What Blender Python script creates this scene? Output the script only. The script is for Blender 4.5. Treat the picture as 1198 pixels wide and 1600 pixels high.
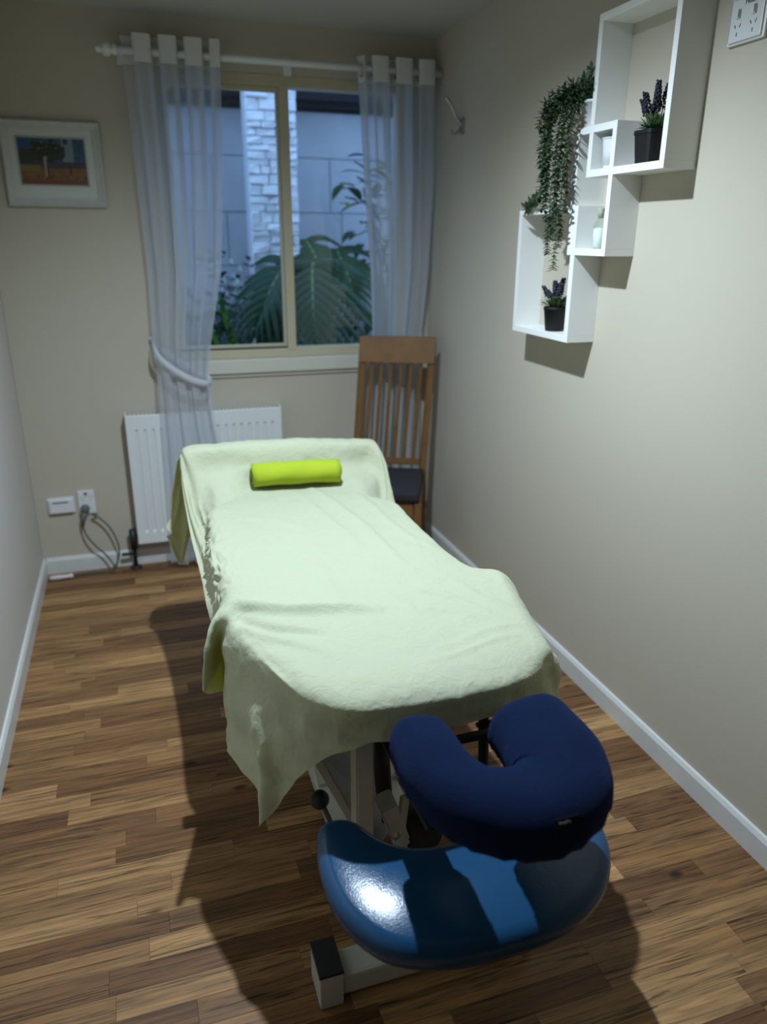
import bpy, bmesh, math, random
import numpy as np
from mathutils import Vector, Matrix, noise
for o in list(bpy.data.objects): bpy.data.objects.remove(o)
random.seed(7)
scene = bpy.context.scene
COL = scene.collection
PI = math.pi

# ---------------------------------------------------------------- camera
CAM_Z = 1.54445
cam_data = bpy.data.cameras.new('camera')
cam_data.sensor_fit = 'VERTICAL'; cam_data.sensor_height = 36.0
cam_data.lens = 1180.82 / 1600 * 36.0
cam_data.clip_start = 0.05; cam_data.clip_end = 100
cam = bpy.data.objects.new('camera', cam_data); COL.objects.link(cam)
CR = np.array([[0.95060693, -0.31034572, 0.00565641], [-0.10072113, -0.32564925, -0.94011054], [0.29360129, 0.89310587, -0.3408228]])
cam.matrix_world = Matrix(((CR[0][0], -CR[1][0], -CR[2][0], 0), (CR[0][1], -CR[1][1], -CR[2][1], 0),
                           (CR[0][2], -CR[1][2], -CR[2][2], CAM_Z), (0, 0, 0, 1)))
cam_data.dof.use_dof = True
cam_data.dof.focus_distance = 1.85
cam_data.dof.aperture_fstop = 1.9
scene.camera = cam

# ---------------------------------------------------------------- sky, lamp, exposure
world = bpy.data.worlds.new('dusk_sky'); scene.world = world; world.use_nodes = True
wn = world.node_tree.nodes; wl = world.node_tree.links
bg = wn['Background']
SKY_STRENGTH = 2.4
bg.inputs['Color'].default_value = (0.33, 0.56, 1.0, 1); bg.inputs['Strength'].default_value = SKY_STRENGTH

LAMP = Vector((0.43, 1.87, 2.385))
lamp_data = bpy.data.lights.new('downlight_lamp', 'SPOT')
lamp_data.energy = 200; lamp_data.color = (0.75, 0.91, 1.06)
lamp_data.spot_size = math.radians(159); lamp_data.spot_blend = 1.0
lamp_data.shadow_soft_size = 0.022
lamp = bpy.data.objects.new('downlight_lamp', lamp_data); COL.objects.link(lamp)
lamp.location = LAMP

vs = scene.view_settings
vs.view_transform = 'Standard'; vs.look = 'None'; vs.gamma = 1.0; vs.use_curve_mapping = False
vs.exposure = 0.0

# ---------------------------------------------------------------- helpers
def new_mat(name):
    m = bpy.data.materials.new(name); m.use_nodes = True
    return m, m.node_tree.nodes, m.node_tree.links, m.node_tree.nodes['Principled BSDF']
def plain(name, col, rough=0.5, spec=0.5, metal=0.0, bump=0.0, bscale=200.0, vary=0.0, vscale=8.0, coat=0.0, detail=3.0):
    m, n, l, b = new_mat(name)
    b.inputs['Base Color'].default_value = (*col, 1); b.inputs['Roughness'].default_value = rough
    b.inputs['Specular IOR Level'].default_value = spec; b.inputs['Metallic'].default_value = metal
    b.inputs['Coat Weight'].default_value = coat
    tc = n.new('ShaderNodeTexCoord')
    if vary > 0:
        no = n.new('ShaderNodeTexNoise'); no.inputs['Scale'].default_value = vscale; no.inputs['Detail'].default_value = detail
        l.new(tc.outputs['Object'], no.inputs['Vector'])
        mx = n.new('ShaderNodeMix'); mx.data_type = 'RGBA'
        mx.inputs['A'].default_value = (*[c * (1 - vary) for c in col], 1); mx.inputs['B'].default_value = (*[min(1, c * (1 + vary)) for c in col], 1)
        l.new(no.outputs['Fac'], mx.inputs['Factor']); l.new(mx.outputs['Result'], b.inputs['Base Color'])
    if bump > 0:
        no = n.new('ShaderNodeTexNoise'); no.inputs['Scale'].default_value = bscale; no.inputs['Detail'].default_value = 3
        l.new(tc.outputs['Object'], no.inputs['Vector'])
        bp = n.new('ShaderNodeBump'); bp.inputs['Strength'].default_value = bump; bp.inputs['Distance'].default_value = 0.002
        l.new(no.outputs['Fac'], bp.inputs['Height']); l.new(bp.outputs['Normal'], b.inputs['Normal'])
    return m

def mesh_obj(name, bm, mat, parent=None, smooth=False, recalc=True):
    if recalc: bmesh.ops.recalc_face_normals(bm, faces=bm.faces)
    me = bpy.data.meshes.new(name); bm.to_mesh(me); bm.free()
    if isinstance(mat, (list, tuple)):
        for x in mat: me.materials.append(x)
    else: me.materials.append(mat)
    if smooth:
        for p in me.polygons: p.use_smooth = True
    o = bpy.data.objects.new(name, me); COL.objects.link(o)
    if parent is not None:
        o.parent = parent
        o.matrix_parent_inverse = Matrix.Translation(-Vector(parent.location)) if parent.type == 'EMPTY' and not parent.parent else Matrix.Identity(4)
    return o
def tag(o, label=None, cat=None, group=None, kind=None):
    if label: o['label'] = label
    if cat: o['category'] = cat
    if group: o['group'] = group
    if kind: o['kind'] = kind
    return o
def thing(name, label, cat, loc=(0, 0, 0), group=None):
    o = bpy.data.objects.new(name, None); COL.objects.link(o); o.empty_display_size = 0.05
    o.location = loc
    return tag(o, label, cat, group)
def struct(name, bm, mat, parent=None, smooth=False):
    o = mesh_obj(name, bm, mat, parent, smooth)
    if parent is None: o['kind'] = 'structure'
    return o
def B(): return bmesh.new()
def box(bm, x0, x1, y0, y1, z0, z1, bev=0.0, seg=2, mi=0):
    vs_ = [bm.verts.new(p) for p in ((x0,y0,z0),(x1,y0,z0),(x1,y1,z0),(x0,y1,z0),(x0,y0,z1),(x1,y0,z1),(x1,y1,z1),(x0,y1,z1))]
    fs = [bm.faces.new([vs_[i] for i in f]) for f in ((0,3,2,1),(4,5,6,7),(0,1,5,4),(1,2,6,5),(2,3,7,6),(3,0,4,7))]
    for f in fs: f.material_index = mi
    if bev > 0:
        es = list({e for f in fs for e in f.edges})
        bmesh.ops.bevel(bm, geom=es, offset=bev, segments=seg, affect='EDGES', profile=0.6)
    return bm
def frame_axes(d):
    d = d.normalized(); up = Vector((0, 0, 1)) if abs(d.z) < 0.9 else Vector((0, 1, 0))
    a = d.cross(up).normalized(); b = a.cross(d).normalized()
    return a, b
def bar(bm, p, q, w, h, bev=0.0):
    """square section bar from p to q, w sideways, h upwards"""
    p = Vector(p); q = Vector(q); a, b = frame_axes(q - p)
    vs_ = []
    for c in (p, q):
        for sx, sy in ((-1,-1),(1,-1),(1,1),(-1,1)): vs_.append(bm.verts.new(c + a*sx*w/2 + b*sy*h/2))
    fs = [bm.faces.new([vs_[i] for i in f]) for f in ((0,1,2,3),(4,7,6,5),(0,4,5,1),(1,5,6,2),(2,6,7,3),(3,7,4,0))]
    if bev > 0: bmesh.ops.bevel(bm, geom=list({e for f in fs for e in f.edges}), offset=bev, segments=2, affect='EDGES')
    return bm
def tube(bm, pts, r, n=10, cap=True, mi=0):
    pts = [Vector(p) for p in pts]; rr = r if isinstance(r, (list, tuple)) else [r]*len(pts)
    rings = []; pa = None
    for i, p in enumerate(pts):
        d = pts[min(i+1, len(pts)-1)] - pts[max(i-1, 0)]
        if d.length < 1e-9: d = Vector((0,0,1))
        d.normalize()
        if pa is None: a, b = frame_axes(d)
        else:
            a = (pa - d * pa.dot(d))
            if a.length < 1e-6: a, b = frame_axes(d)
            a.normalize(); b = a.cross(d).normalized()
        pa = a
        rings.append([bm.verts.new(p + (a*math.cos(t) + b*math.sin(t))*rr[i]) for t in [2*PI*k/n for k in range(n)]])
    for i in range(len(rings)-1):
        for k in range(n):
            f = bm.faces.new((rings[i][k], rings[i][(k+1)%n], rings[i+1][(k+1)%n], rings[i+1][k])); f.material_index = mi
    if cap:
        for rg in (rings[0], rings[-1]):
            try: bm.faces.new(rg).material_index = mi
            except ValueError: pass
    return bm
def lathe(bm, prof, c=(0,0,0), n=24, axis='z', sq=None):
    c = Vector(c); rings = []
    for r, h in prof:
        ring = []
        for k in range(n):
            t = 2*PI*k/n; x = math.cos(t); y = math.sin(t); rad = r
            if sq: rad = r / (abs(x)**sq + abs(y)**sq)**(1.0/sq)
            v = (rad*x, rad*y, h) if axis == 'z' else ((h, rad*x, rad*y) if axis == 'x' else (rad*x, h, rad*y))
            ring.append(bm.verts.new(c + Vector(v)))
        rings.append(ring)
    for i in range(len(rings)-1):
        for k in range(n):
            bm.faces.new((rings[i][k], rings[i][(k+1)%n], rings[i+1][(k+1)%n], rings[i+1][k]))
    for rg in (rings[0], rings[-1]):
        bm.faces.new(rg)
    return bm
def catmull(P, t):
    n = len(P) - 1; s = min(max(t, 0), n - 1e-9); i = int(s); f = s - i
    p0 = P[max(i-1, 0)]; p1 = P[i]; p2 = P[i+1]; p3 = P[min(i+2, n)]
    return 0.5*((2*p1) + (-p0 + p2)*f + (2*p0 - 5*p1 + 4*p2 - p3)*f*f + (-p0 + 3*p1 - 3*p2 + p3)*f**3)
def spline(P, m):
    P = [np.array(p, float) for p in P]
    return [Vector(catmull(P, i*(len(P)-1)/(m-1))) for i in range(m)]
def grid_mesh(name, G, mat, parent=None, uv=False):
    """G: array [rows][cols][3]"""
    R_, C_ = G.shape[:2]
    me = bpy.data.meshes.new(name)
    idx = np.arange(R_*C_).reshape(R_, C_)
    f = np.stack([idx[:-1,:-1], idx[:-1,1:], idx[1:,1:], idx[1:,:-1]], -1).reshape(-1, 4)
    me.from_pydata(G.reshape(-1,3).tolist(), [], f.tolist())
    me.materials.append(mat)
    for p in me.polygons: p.use_smooth = True
    o = bpy.data.objects.new(name, me); COL.objects.link(o)
    if parent is not None:
        o.parent = parent; o.matrix_parent_inverse = Matrix.Translation(-Vector(parent.location))
    return o
def grid_normals(G):
    du = np.gradient(G, axis=1); dv = np.gradient(G, axis=0)
    n = np.cross(du, dv); return n/np.maximum(np.linalg.norm(n, axis=-1, keepdims=True), 1e-9)
def copy_tree(o, parent=None):
    c = o.copy(); COL.objects.link(c)
    if parent is not None: c.parent = parent
    for ch in list(o.children): copy_tree(ch, c)
    return c
def text_obj(name, body, size, mat, loc, rot, parent=None, extrude=0.0004):
    cu = bpy.data.curves.new(name, 'FONT'); cu.body = body; cu.size = size; cu.extrude = extrude
    cu.align_x = 'CENTER'; cu.align_y = 'CENTER'
    tmp = bpy.data.objects.new(name, cu); COL.objects.link(tmp)
    me = bpy.data.meshes.new_from_object(tmp.evaluated_get(bpy.context.evaluated_depsgraph_get()))
    bpy.data.objects.remove(tmp)
    me.materials.clear(); me.materials.append(mat)
    me.transform(Matrix.Translation(loc) @ rot.to_4x4())
    o = bpy.data.objects.new(name, me); COL.objects.link(o)
    if parent is not None:
        o.parent = parent; o.matrix_parent_inverse = Matrix.Translation(-Vector(parent.location))
    return o

# ---------------------------------------------------------------- materials
W = 1.446; LX = -0.512; YB = 3.692; H = 2.4; YF = -0.75
WALL = plain('wall_paint', (0.52, 0.475, 0.385), 0.75, 0.25, bump=0.12, bscale=320)
WALL_L = plain('wall_left_paler', (0.61, 0.58, 0.53), 0.6, 0.3, bump=0.12, bscale=320)  # left wall, given a paler base colour than the others
UNSEEN_DARK = plain('unseen_wall_darkened', (0.035, 0.022, 0.015), 0.5, 0.4)  # unseen wall behind the camera, made dark to cut bounce light
CEIL = plain('ceiling_paint', (0.52, 0.51, 0.47), 0.85, 0.2)
TRIM = plain('trim_gloss', (0.66, 0.66, 0.63), 0.35, 0.5, vary=0.06, vscale=30)
WINF = plain('cream_aluminium', (0.52, 0.47, 0.33), 0.4, 0.4)
SILL = plain('sill_paint', (0.62, 0.60, 0.52), 0.4, 0.4)
WHITE = plain('white_enamel', (0.74, 0.76, 0.76), 0.3, 0.5)
SHELF = plain('white_laminate', (0.80, 0.80, 0.77), 0.45, 0.4)
PLASTIC = plain('white_plastic', (0.74, 0.75, 0.75), 0.35, 0.5)
DARK = plain('dark_plastic', (0.02, 0.02, 0.022), 0.5, 0.4)
GREYP = plain('grey_plastic', (0.12, 0.125, 0.12), 0.5, 0.4)
STEEL = plain('brushed_steel', (0.45, 0.45, 0.43), 0.3, 0.5, metal=0.9)
BLACKMETAL = plain('black_metal', (0.012, 0.012, 0.013), 0.6, 0.3)
FRAMEW = plain('powder_coat_white', (0.55, 0.54, 0.49), 0.45, 0.4, bump=0.1, bscale=500, vary=0.05, vscale=40)
GLASS = None
def glass_mat(name, tint=(1, 1, 1), mix=0.06, rough=0.0):
    m, n, l, b = new_mat(name)
    n.remove(b)
    tr = n.new('ShaderNodeBsdfTransparent'); tr.inputs['Color'].default_value = (*tint, 1)
    gl = n.new('ShaderNodeBsdfGlossy'); gl.inputs['Roughness'].default_value = rough
    lw = n.new('ShaderNodeLayerWeight'); lw.inputs['Blend'].default_value = 0.5
    fr = n.new('ShaderNodeMath'); fr.operation = 'POWER'; fr.inputs[1].default_value = 3.5; l.new(lw.outputs['Facing'], fr.inputs[0])
    fc = n.new('ShaderNodeMath'); fc.operation = 'MULTIPLY_ADD'; fc.inputs[1].default_value = 0.6; fc.inputs[2].default_value = 0.035; l.new(fr.outputs[0], fc.inputs[0]); fr = fc
    mx = n.new('ShaderNodeMixShader'); l.new(fr.outputs[0], mx.inputs['Fac'])
    l.new(tr.outputs['BSDF'], mx.inputs[1]); l.new(gl.outputs['BSDF'], mx.inputs[2])
    l.new(mx.outputs['Shader'], n['Material Output'].inputs['Surface'])
    return m
GLASS = glass_mat('window_glass', (0.95, 0.97, 0.97))

# floor boards: colour per board from object random, grain from world position
def wood_floor_mat():
    m, n, l, b = new_mat('oak_laminate')
    oi = n.new('ShaderNodeObjectInfo'); geo = n.new('ShaderNodeNewGeometry')
    off = n.new('ShaderNodeVectorMath'); off.operation = 'SCALE'; off.inputs[0].default_value = (7.1, 3.3, 11.7)
    l.new(oi.outputs['Random'], off.inputs['Scale'])
    add = n.new('ShaderNodeVectorMath'); add.operation = 'ADD'
    l.new(geo.outputs['Position'], add.inputs[0]); l.new(off.outputs['Vector'], add.inputs[1])
    mp = n.new('ShaderNodeMapping'); mp.inputs['Scale'].default_value = (2.4, 46.0, 46.0)
    l.new(add.outputs['Vector'], mp.inputs['Vector'])
    grain = n.new('ShaderNodeTexNoise'); grain.inputs['Scale'].default_value = 1.6; grain.inputs['Detail'].default_value = 6; grain.inputs['Roughness'].default_value = 0.62; grain.inputs['Distortion'].default_value = 0.9
    l.new(mp.outputs['Vector'], grain.inputs['Vector'])
    mp2 = n.new('ShaderNodeMapping'); mp2.inputs['Scale'].default_value = (3.0, 95.0, 95.0)
    l.new(add.outputs['Vector'], mp2.inputs['Vector'])
    streak = n.new('ShaderNodeTexNoise'); streak.inputs['Scale'].default_value = 1.0; streak.inputs['Detail'].default_value = 4; streak.inputs['Distortion'].default_value = 1.6
    l.new(mp2.outputs['Vector'], streak.inputs['Vector'])
    base = n.new('ShaderNodeValToRGB'); e = base.color_ramp.elements
    e[0].position = 0.0; e[0].color = (0.135, 0.068, 0.030, 1)
    e[1].position = 1.0; e[1].color = (0.27, 0.155, 0.068, 1)
    for pos, c in ((0.22, (0.165, 0.088, 0.040)), (0.4, (0.33, 0.20, 0.09)), (0.55, (0.19, 0.105, 0.048)), (0.7, (0.39, 0.245, 0.115)), (0.85, (0.15, 0.080, 0.037))):
        x = e.new(pos); x.color = (*c, 1)
    l.new(oi.outputs['Random'], base.inputs['Fac'])
    gr = n.new('ShaderNodeValToRGB'); g = gr.color_ramp.elements
    g[0].position = 0.30; g[0].color = (0.50, 0.47, 0.45, 1); g[1].position = 0.66; g[1].color = (1.50, 1.34, 1.18, 1)
    l.new(grain.outputs['Fac'], gr.inputs['Fac'])
    mul = n.new('ShaderNodeMix'); mul.data_type = 'RGBA'; mul.blend_type = 'MULTIPLY'; mul.inputs['Factor'].default_value = 1
    l.new(base.outputs['Color'], mul.inputs['A']); l.new(gr.outputs['Color'], mul.inputs['B'])
    st = n.new('ShaderNodeValToRGB'); s = st.color_ramp.elements
    s[0].position = 0.355; s[0].color = (0.22, 0.19, 0.17, 1); s[1].position = 0.42; s[1].color = (1, 1, 1, 1)
    l.new(streak.outputs['Fac'], st.inputs['Fac'])
    mul2 = n.new('ShaderNodeMix'); mul2.data_type = 'RGBA'; mul2.blend_type = 'MULTIPLY'; mul2.inputs['Factor'].default_value = 0.85
    l.new(mul.outputs['Result'], mul2.inputs['A']); l.new(st.outputs['Color'], mul2.inputs['B'])
    # a few knots
    mp3 = n.new('ShaderNodeMapping'); mp3.inputs['Scale'].default_value = (3.0, 6.0, 6.0)
    l.new(add.outputs['Vector'], mp3.inputs['Vector'])
    vo = n.new('ShaderNodeTexVoronoi'); vo.inputs['Scale'].default_value = 1.0; l.new(mp3.outputs['Vector'], vo.inputs['Vector'])
    kn = n.new('ShaderNodeValToRGB'); k = kn.color_ramp.elements
    k[0].position = 0.03; k[0].color = (0.22, 0.18, 0.15, 1); k[1].position = 0.085; k[1].color = (1, 1, 1, 1)
    l.new(vo.outputs['Distance'], kn.inputs['Fac'])
    mul3 = n.new('ShaderNodeMix'); mul3.data_type = 'RGBA'; mul3.blend_type = 'MULTIPLY'; mul3.inputs['Factor'].default_value = 1
    l.new(mul2.outputs['Result'], mul3.inputs['A']); l.new(kn.outputs['Color'], mul3.inputs['B'])
    l.new(mul3.outputs['Result'], b.inputs['Base Color'])
    b.inputs['Roughness'].default_value = 0.5; b.inputs['Specular IOR Level'].default_value = 0.3
    bp = n.new('ShaderNodeBump'); bp.inputs['Strength'].default_value = 0.15; bp.inputs['Distance'].default_value = 0.001
    l.new(grain.outputs['Fac'], bp.inputs['Height']); l.new(bp.outputs['Normal'], b.inputs['Normal'])
    return m
OAK = wood_floor_mat()
SUBFLOOR = plain('floor_joint', (0.09, 0.055, 0.033), 0.8, 0.2)

# ---------------------------------------------------------------- floor of laid strips
bm = B(); box(bm, LX-0.1, W+0.1, YF-0.1, YB+0.1, -0.12, -0.008)
floor = struct('floor', bm, SUBFLOOR)
SW = 0.0632
plank_mesh = {}
def plank_me(w):
    k = round(w, 3)
    if k not in plank_mesh:
        bm = B(); g = 0.0002
        box(bm, -w/2+g, w/2-g, -SW/2+g, SW/2-g, -0.008, 0.0)
        top = [e for e in bm.edges if all(v.co.z > -0.001 for v in e.verts)]
        bmesh.ops.bevel(bm, geom=top, offset=0.0003, segments=1, affect='EDGES')
        me = bpy.data.meshes.new('plank'); bm.to_mesh(me); bm.free(); me.materials.append(OAK)
        plank_mesh[k] = me
    return plank_mesh[k]
rf = random.Random(21)
y = 0.70; count = 0
first = None
while y < YB:
    x = LX + 0.005; x_end = W - 0.005
    x0 = x - rf.uniform(0, 0.3)
    while x0 < x_end:
        ln = rf.choice((0.36, 0.40, 0.44, 0.50, 0.56)) if y < 2.9 else rf.choice((0.5, 0.56, 0.62))
        a = max(x0, x); b_ = min(x0 + ln, x_end)
        if x_end - b_ < 0.12: b_ = x_end
        if b_ - a > 0.08:
            p = bpy.data.objects.new('plank', plank_me(b_ - a)); COL.objects.link(p)
            p.location = ((a+b_)/2, y, 0); p.parent = floor; count += 1
            x0 = b_
        else: x0 += ln
    y += SW
bm = B(); yy = 0.70 - SW
while yy > YF:
    x = LX + 0.005 - rf.uniform(0, 0.3)
    while x < W:
        ln = rf.choice((0.36, 0.44, 0.56)); a = max(x, LX+0.005); b_ = min(x+ln, W-0.005)
        if b_-a > 0.02: box(bm, a+0.0005, b_-0.0005, yy-SW/2+0.0005, yy+SW/2-0.0005, -0.008, 0)
        x += ln
    yy -= SW
st = mesh_obj('plank_field', bm, OAK, floor); st['kind'] = 'stuff'

# ---------------------------------------------------------------- walls, ceiling
bm = B(); box(bm, LX-0.1, W+0.1, YF-0.1, YB+0.1, H, H+0.1); struct('ceiling', bm, CEIL)
bm = B(); box(bm, W, W+0.1, YF-0.1, YB+0.1, -0.12, H); struct('wall_right', bm, WALL)
bm = B()   # left wall runs a few millimetres out of square
v = [bm.verts.new(p) for p in ((LX-0.12, YF-0.1, -0.12), (LX+0.004, YF-0.1, -0.12), (LX-0.001, YB+0.1, -0.12), (LX-0.12, YB+0.1, -0.12),
                               (LX-0.12, YF-0.1, H), (LX+0.004, YF-0.1, H), (LX-0.001, YB+0.1, H), (LX-0.12, YB+0.1, H))]
for f in ((0,3,2,1),(4,5,6,7),(0,1,5,4),(1,2,6,5),(2,3,7,6),(3,0,4,7)): bm.faces.new([v[i] for i in f])
struct('wall_left', bm, WALL_L)
bm = B(); box(bm, LX, W, YF-0.1, YF, -0.12, H); struct('wall_front', bm, UNSEEN_DARK)
WX0, WX1, WZ0, WZ1 = 0.17, 1.32, 0.995, 2.21
bm = B()
box(bm, LX, WX0, YB, YB+0.12, -0.12, H); box(bm, WX1, W, YB, YB+0.12, -0.12, H)
box(bm, WX0, WX1, YB, YB+0.12, -0.12, WZ0); box(bm, WX0, WX1, YB, YB+0.12, WZ1, H)
struct('wall_back', bm, WALL)
def skirting(name, pts):
    """profiled board: pts = (x0,y0,x1,y1, inward normal)"""
    x0, y0, x1, y1, nx, ny = pts
    prof = [(0, 0), (0.014, 0), (0.014, 0.066), (0.008, 0.078), (0, 0.080)]
    bm = B(); rings = []
    for X_, Y_ in ((x0, y0), (x1, y1)):
        rings.append([bm.verts.new((X_+nx*d, Y_+ny*d, z)) for d, z in prof])
    for k in range(len(prof)-1): bm.faces.new((rings[0][k], rings[0][k+1], rings[1][k+1], rings[1][k]))
    bm.faces.new(rings[0]); bm.faces.new(rings[1])
    return struct(name, bm, TRIM)
skirting('baseboard_right', (W, YF, W, YB, -1, 0))
skirting('baseboard_left', (LX, YF, LX, YB, 1, 0))
skirting('baseboard_back', (LX+0.014, YB, W-0.014, YB, 0, -1))
bm = B(); box(bm, 0.10, 1.38, YB-0.028, YB+0.03, 0.930, 0.994, 0.004)
box(bm, 0.11, 1.37, YB-0.012, YB, 0.912, 0.930)
struct('trim_1', bm, SILL)

# window: cream aluminium slider
win = tag(thing('window_1', None, None, (0.745, YB+0.05, WZ0)), kind='structure')
y0, y1 = YB+0.012, YB+0.085
bm = B()
box(bm, WX0, WX1, y0, y1, WZ1-0.045, WZ1, 0.003); box(bm, WX0, WX1, y0, y1, WZ0, WZ0+0.042, 0.003)
box(bm, WX0, WX0+0.045, y0, y1, WZ0+0.042, WZ1-0.045, 0.003); box(bm, WX1-0.045, WX1, y0, y1, WZ0+0.042, WZ1-0.045, 0.003)
mesh_obj('window_frame', bm, WINF, win)
bm = B(); box(bm, 0.722, 0.764, y0-0.004, y1-0.02, WZ0+0.03, WZ1-0.035, 0.004); mesh_obj('mullion', bm, WINF, win)
bm = B()
sx0, sx1, sz0, sz1 = WX0+0.046, 0.721, WZ0+0.0425, WZ1-0.0455
for a in ((sx0, sx1, sz0, sz0+0.02), (sx0, sx1, sz1-0.02, sz1), (sx0, sx0+0.025, sz0+0.02, sz1-0.02), (sx1-0.012, sx1, sz0+0.02, sz1-0.02)):
    box(bm, a[0], a[1], y0+0.012, y0+0.04, a[2], a[3], 0.002)
mesh_obj('sliding_sash', bm, WINF, win)
bm = B(); box(bm, sx0+0.02, sx1-0.01, y0+0.022, y0+0.027, sz0+0.015, sz1-0.015); mesh_obj('pane', bm, GLASS, win)
bm = B(); box(bm, 0.765, WX1-0.043, y1-0.035, y1-0.030, WZ0+0.04, WZ1-0.043); mesh_obj('pane', bm, GLASS, win)
bm = B(); box(bm, sx0, sx1, y0+0.003, y0+0.010, WZ0+0.0425, WZ0+0.0495); mesh_obj('gasket', bm, DARK, win)

# downlight trim ring in the ceiling (lamp itself at the top)
dl = thing('ceiling_downlight', 'round white recessed downlight in the ceiling over the massage table', 'light', (LAMP.x, LAMP.y, H))
bm = B(); lathe(bm, [(0.036, -0.002), (0.052, -0.006), (0.055, -0.001), (0.055, 0.0), (0.036, 0.0)], (LAMP.x, LAMP.y, H), 32)
mesh_obj('trim_ring', bm, WHITE, dl, True)

# ---------------------------------------------------------------- massage table
VINYL = plain('blue_vinyl', (0.012, 0.062, 0.145), 0.20, 0.4, bump=0.16, bscale=300)
table = thing('massage_table', 'white framed hydraulic massage table with blue padding under the lime sheet', 'massage table', (0.48, 1.9, 0))
def pad(name, outline, z0, z1, bev, parent, mat, zfun=None):
    bm = B(); n = len(outline)
    lo = [bm.verts.new((x, y, z0)) for x, y in outline]; hi = [bm.verts.new((x, y, z1)) for x, y in outline]
    bm.faces.new(lo); bm.faces.new(hi)
    for i in range(n): bm.faces.new((lo[i], lo[(i+1) % n], hi[(i+1) % n], hi[i]))
    es = [e for e in bm.edges if abs(e.verts[0].co.z - e.verts[1].co.z) < 1e-6]
    bmesh.ops.bevel(bm, geom=es, offset=bev, segments=4, affect='EDGES', profile=0.5)
    if zfun:
        for v_ in bm.verts: v_.co = zfun(v_.co)
    return mesh_obj(name, bm, mat, parent, True)
head = [(0.225, 1.36), (0.27, 1.27), (0.36, 1.215), (0.50, 1.205), (0.64, 1.215), (0.74, 1.25), (0.80, 1.32), (0.83, 1.42), (0.85, 1.55), (0.85, 1.66), (0.78, 1.70), (0.22, 1.70), (0.175, 1.64), (0.18, 1.48)]
pad('head_section', head, 0.625, 0.695, 0.02, table, VINYL)
pad('middle_section', [(0.185, 1.71), (0.765, 1.71), (0.765, 2.30), (0.68, 2.46), (0.30, 2.50), (0.19, 2.36)], 0.625, 0.693, 0.02, table, VINYL)
leg_sec = [(0.20, 2.56), (0.80, 2.56), (0.80, 2.775), (0.20, 2.775)]
bm = B()   # raised foot end, tilted up
a = Vector((0, 2.60, 0.60)); b_ = Vector((0, 2.775, 0.785))
box(bm, 0.20, 0.775, -0.125, 0.125, -0.022, 0.022, 0.018, 3)
rot = Matrix.Rotation(math.radians(80), 4, 'X')
for v_ in bm.verts: v_.co = Vector((v_.co.x, 0, 0)) + (rot @ Vector((0, v_.co.y, v_.co.z))) + Vector((0, 2.692, 0.690))
mesh_obj('raised_foot_section', bm, VINYL, table, True)
bm = B()   # top steel frame
for xx in (0.31, 0.69): box(bm, xx-0.02, xx+0.02, 1.30, 2.58, 0.585, 0.624, 0.003)
for yy in (1.32, 1.72, 2.56): box(bm, 0.331, 0.669, yy-0.018, yy+0.018, 0.585, 0.622, 0.003)
mesh_obj('top_frame', bm, FRAMEW, table)
# feet: cross beams on the floor with end blocks
def foot(y, x0, x1):
    bm = B(); box(bm, x0+0.05, x1-0.02, y-0.035, y+0.035, 0.012, 0.067, 0.008); f = mesh_obj('foot_beam', bm, FRAMEW, table)
    for xa, xb in ((x0, x0+0.052), (x1-0.045, x1)):
        bm = B(); box(bm, xa, xb, y-0.045, y+0.045, 0.0, 0.088, 0.004); e = mesh_obj('end_block', bm, FRAMEW, f)
        bm = B(); box(bm, xa-0.001, xb+0.001, y-0.046, y+0.046, 0.088, 0.096, 0.002); mesh_obj('rubber_cap', bm, DARK, f)
foot(1.175, 0.238, 0.735); foot(2.38, 0.238, 0.735)
bm = B()
for xx in (0.40, 0.58): box(bm, xx-0.025, xx+0.025, 1.211, 2.344, 0.02, 0.062, 0.006)
mesh_obj('base_rails', bm, FRAMEW, table)
def arm(p, q, w, h, name, mat=FRAMEW):
    bm = B(); bar(bm, p, q, w, h, 0.004); return mesh_obj(name, bm, mat, table)
arm((0.385, 1.31, 0.585), (0.385, 1.31, 0.235), 0.040, 0.052, 'upright_tube')
bm = B(); box(bm, 0.362, 0.408, 1.283, 1.337, 0.226, 0.236, 0.002); mesh_obj('tube_cap', bm, DARK, table)
# broad sloping side plate with turned flange
def plate(name, pts, th, mat):
    bm = B(); pts = [Vector(p) for p in pts]; nrm = (pts[1]-pts[0]).cross(pts[2]-pts[0]).normalized()*th
    a = [bm.verts.new(p) for p in pts]; c = [bm.verts.new(p+nrm) for p in pts]
    bm.faces.new(a); bm.faces.new(c)
    for i in range(len(pts)): bm.faces.new((a[i], a[(i+1)%len(pts)], c[(i+1)%len(pts)], c[i]))
    return mesh_obj(name, bm, mat, table)
PLATEG = plain('grey_blue_enamel', (0.30, 0.32, 0.34), 0.4, 0.4)
plate('lift_plate', [(0.316, 1.45, 0.40), (0.440, 1.40, 0.125), (0.53, 1.50, 0.10), (0.49, 1.60, 0.42)], 0.006, PLATEG)
arm((0.310, 1.445, 0.405), (0.437, 1.392, 0.118), 0.022, 0.012, 'plate_flange')
arm((0.447, 1.335, 0.33), (0.53, 1.40, 0.075), 0.042, 0.05, 'lift_arm')
arm((0.505, 1.36, 0.31), (0.482, 1.34, 0.17), 0.024, 0.012, 'brace_strip')
arm((0.66, 1.35, 0.585), (0.60, 1.75, 0.05), 0.04, 0.05, 'lift_arm')
arm((0.40, 2.35, 0.585), (0.40, 1.75, 0.05), 0.04, 0.05, 'lift_arm')
bm = B(); lathe(bm, [(0.012, -0.004), (0.016, -0.002), (0.016, 0.003), (0.006, 0.005)], (0, 0, 0), 20)
rt = Vector((0, 0, 1)).rotation_difference(Vector((-0.55, -0.75, 0.35)).normalized()).to_matrix().to_4x4()
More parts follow.
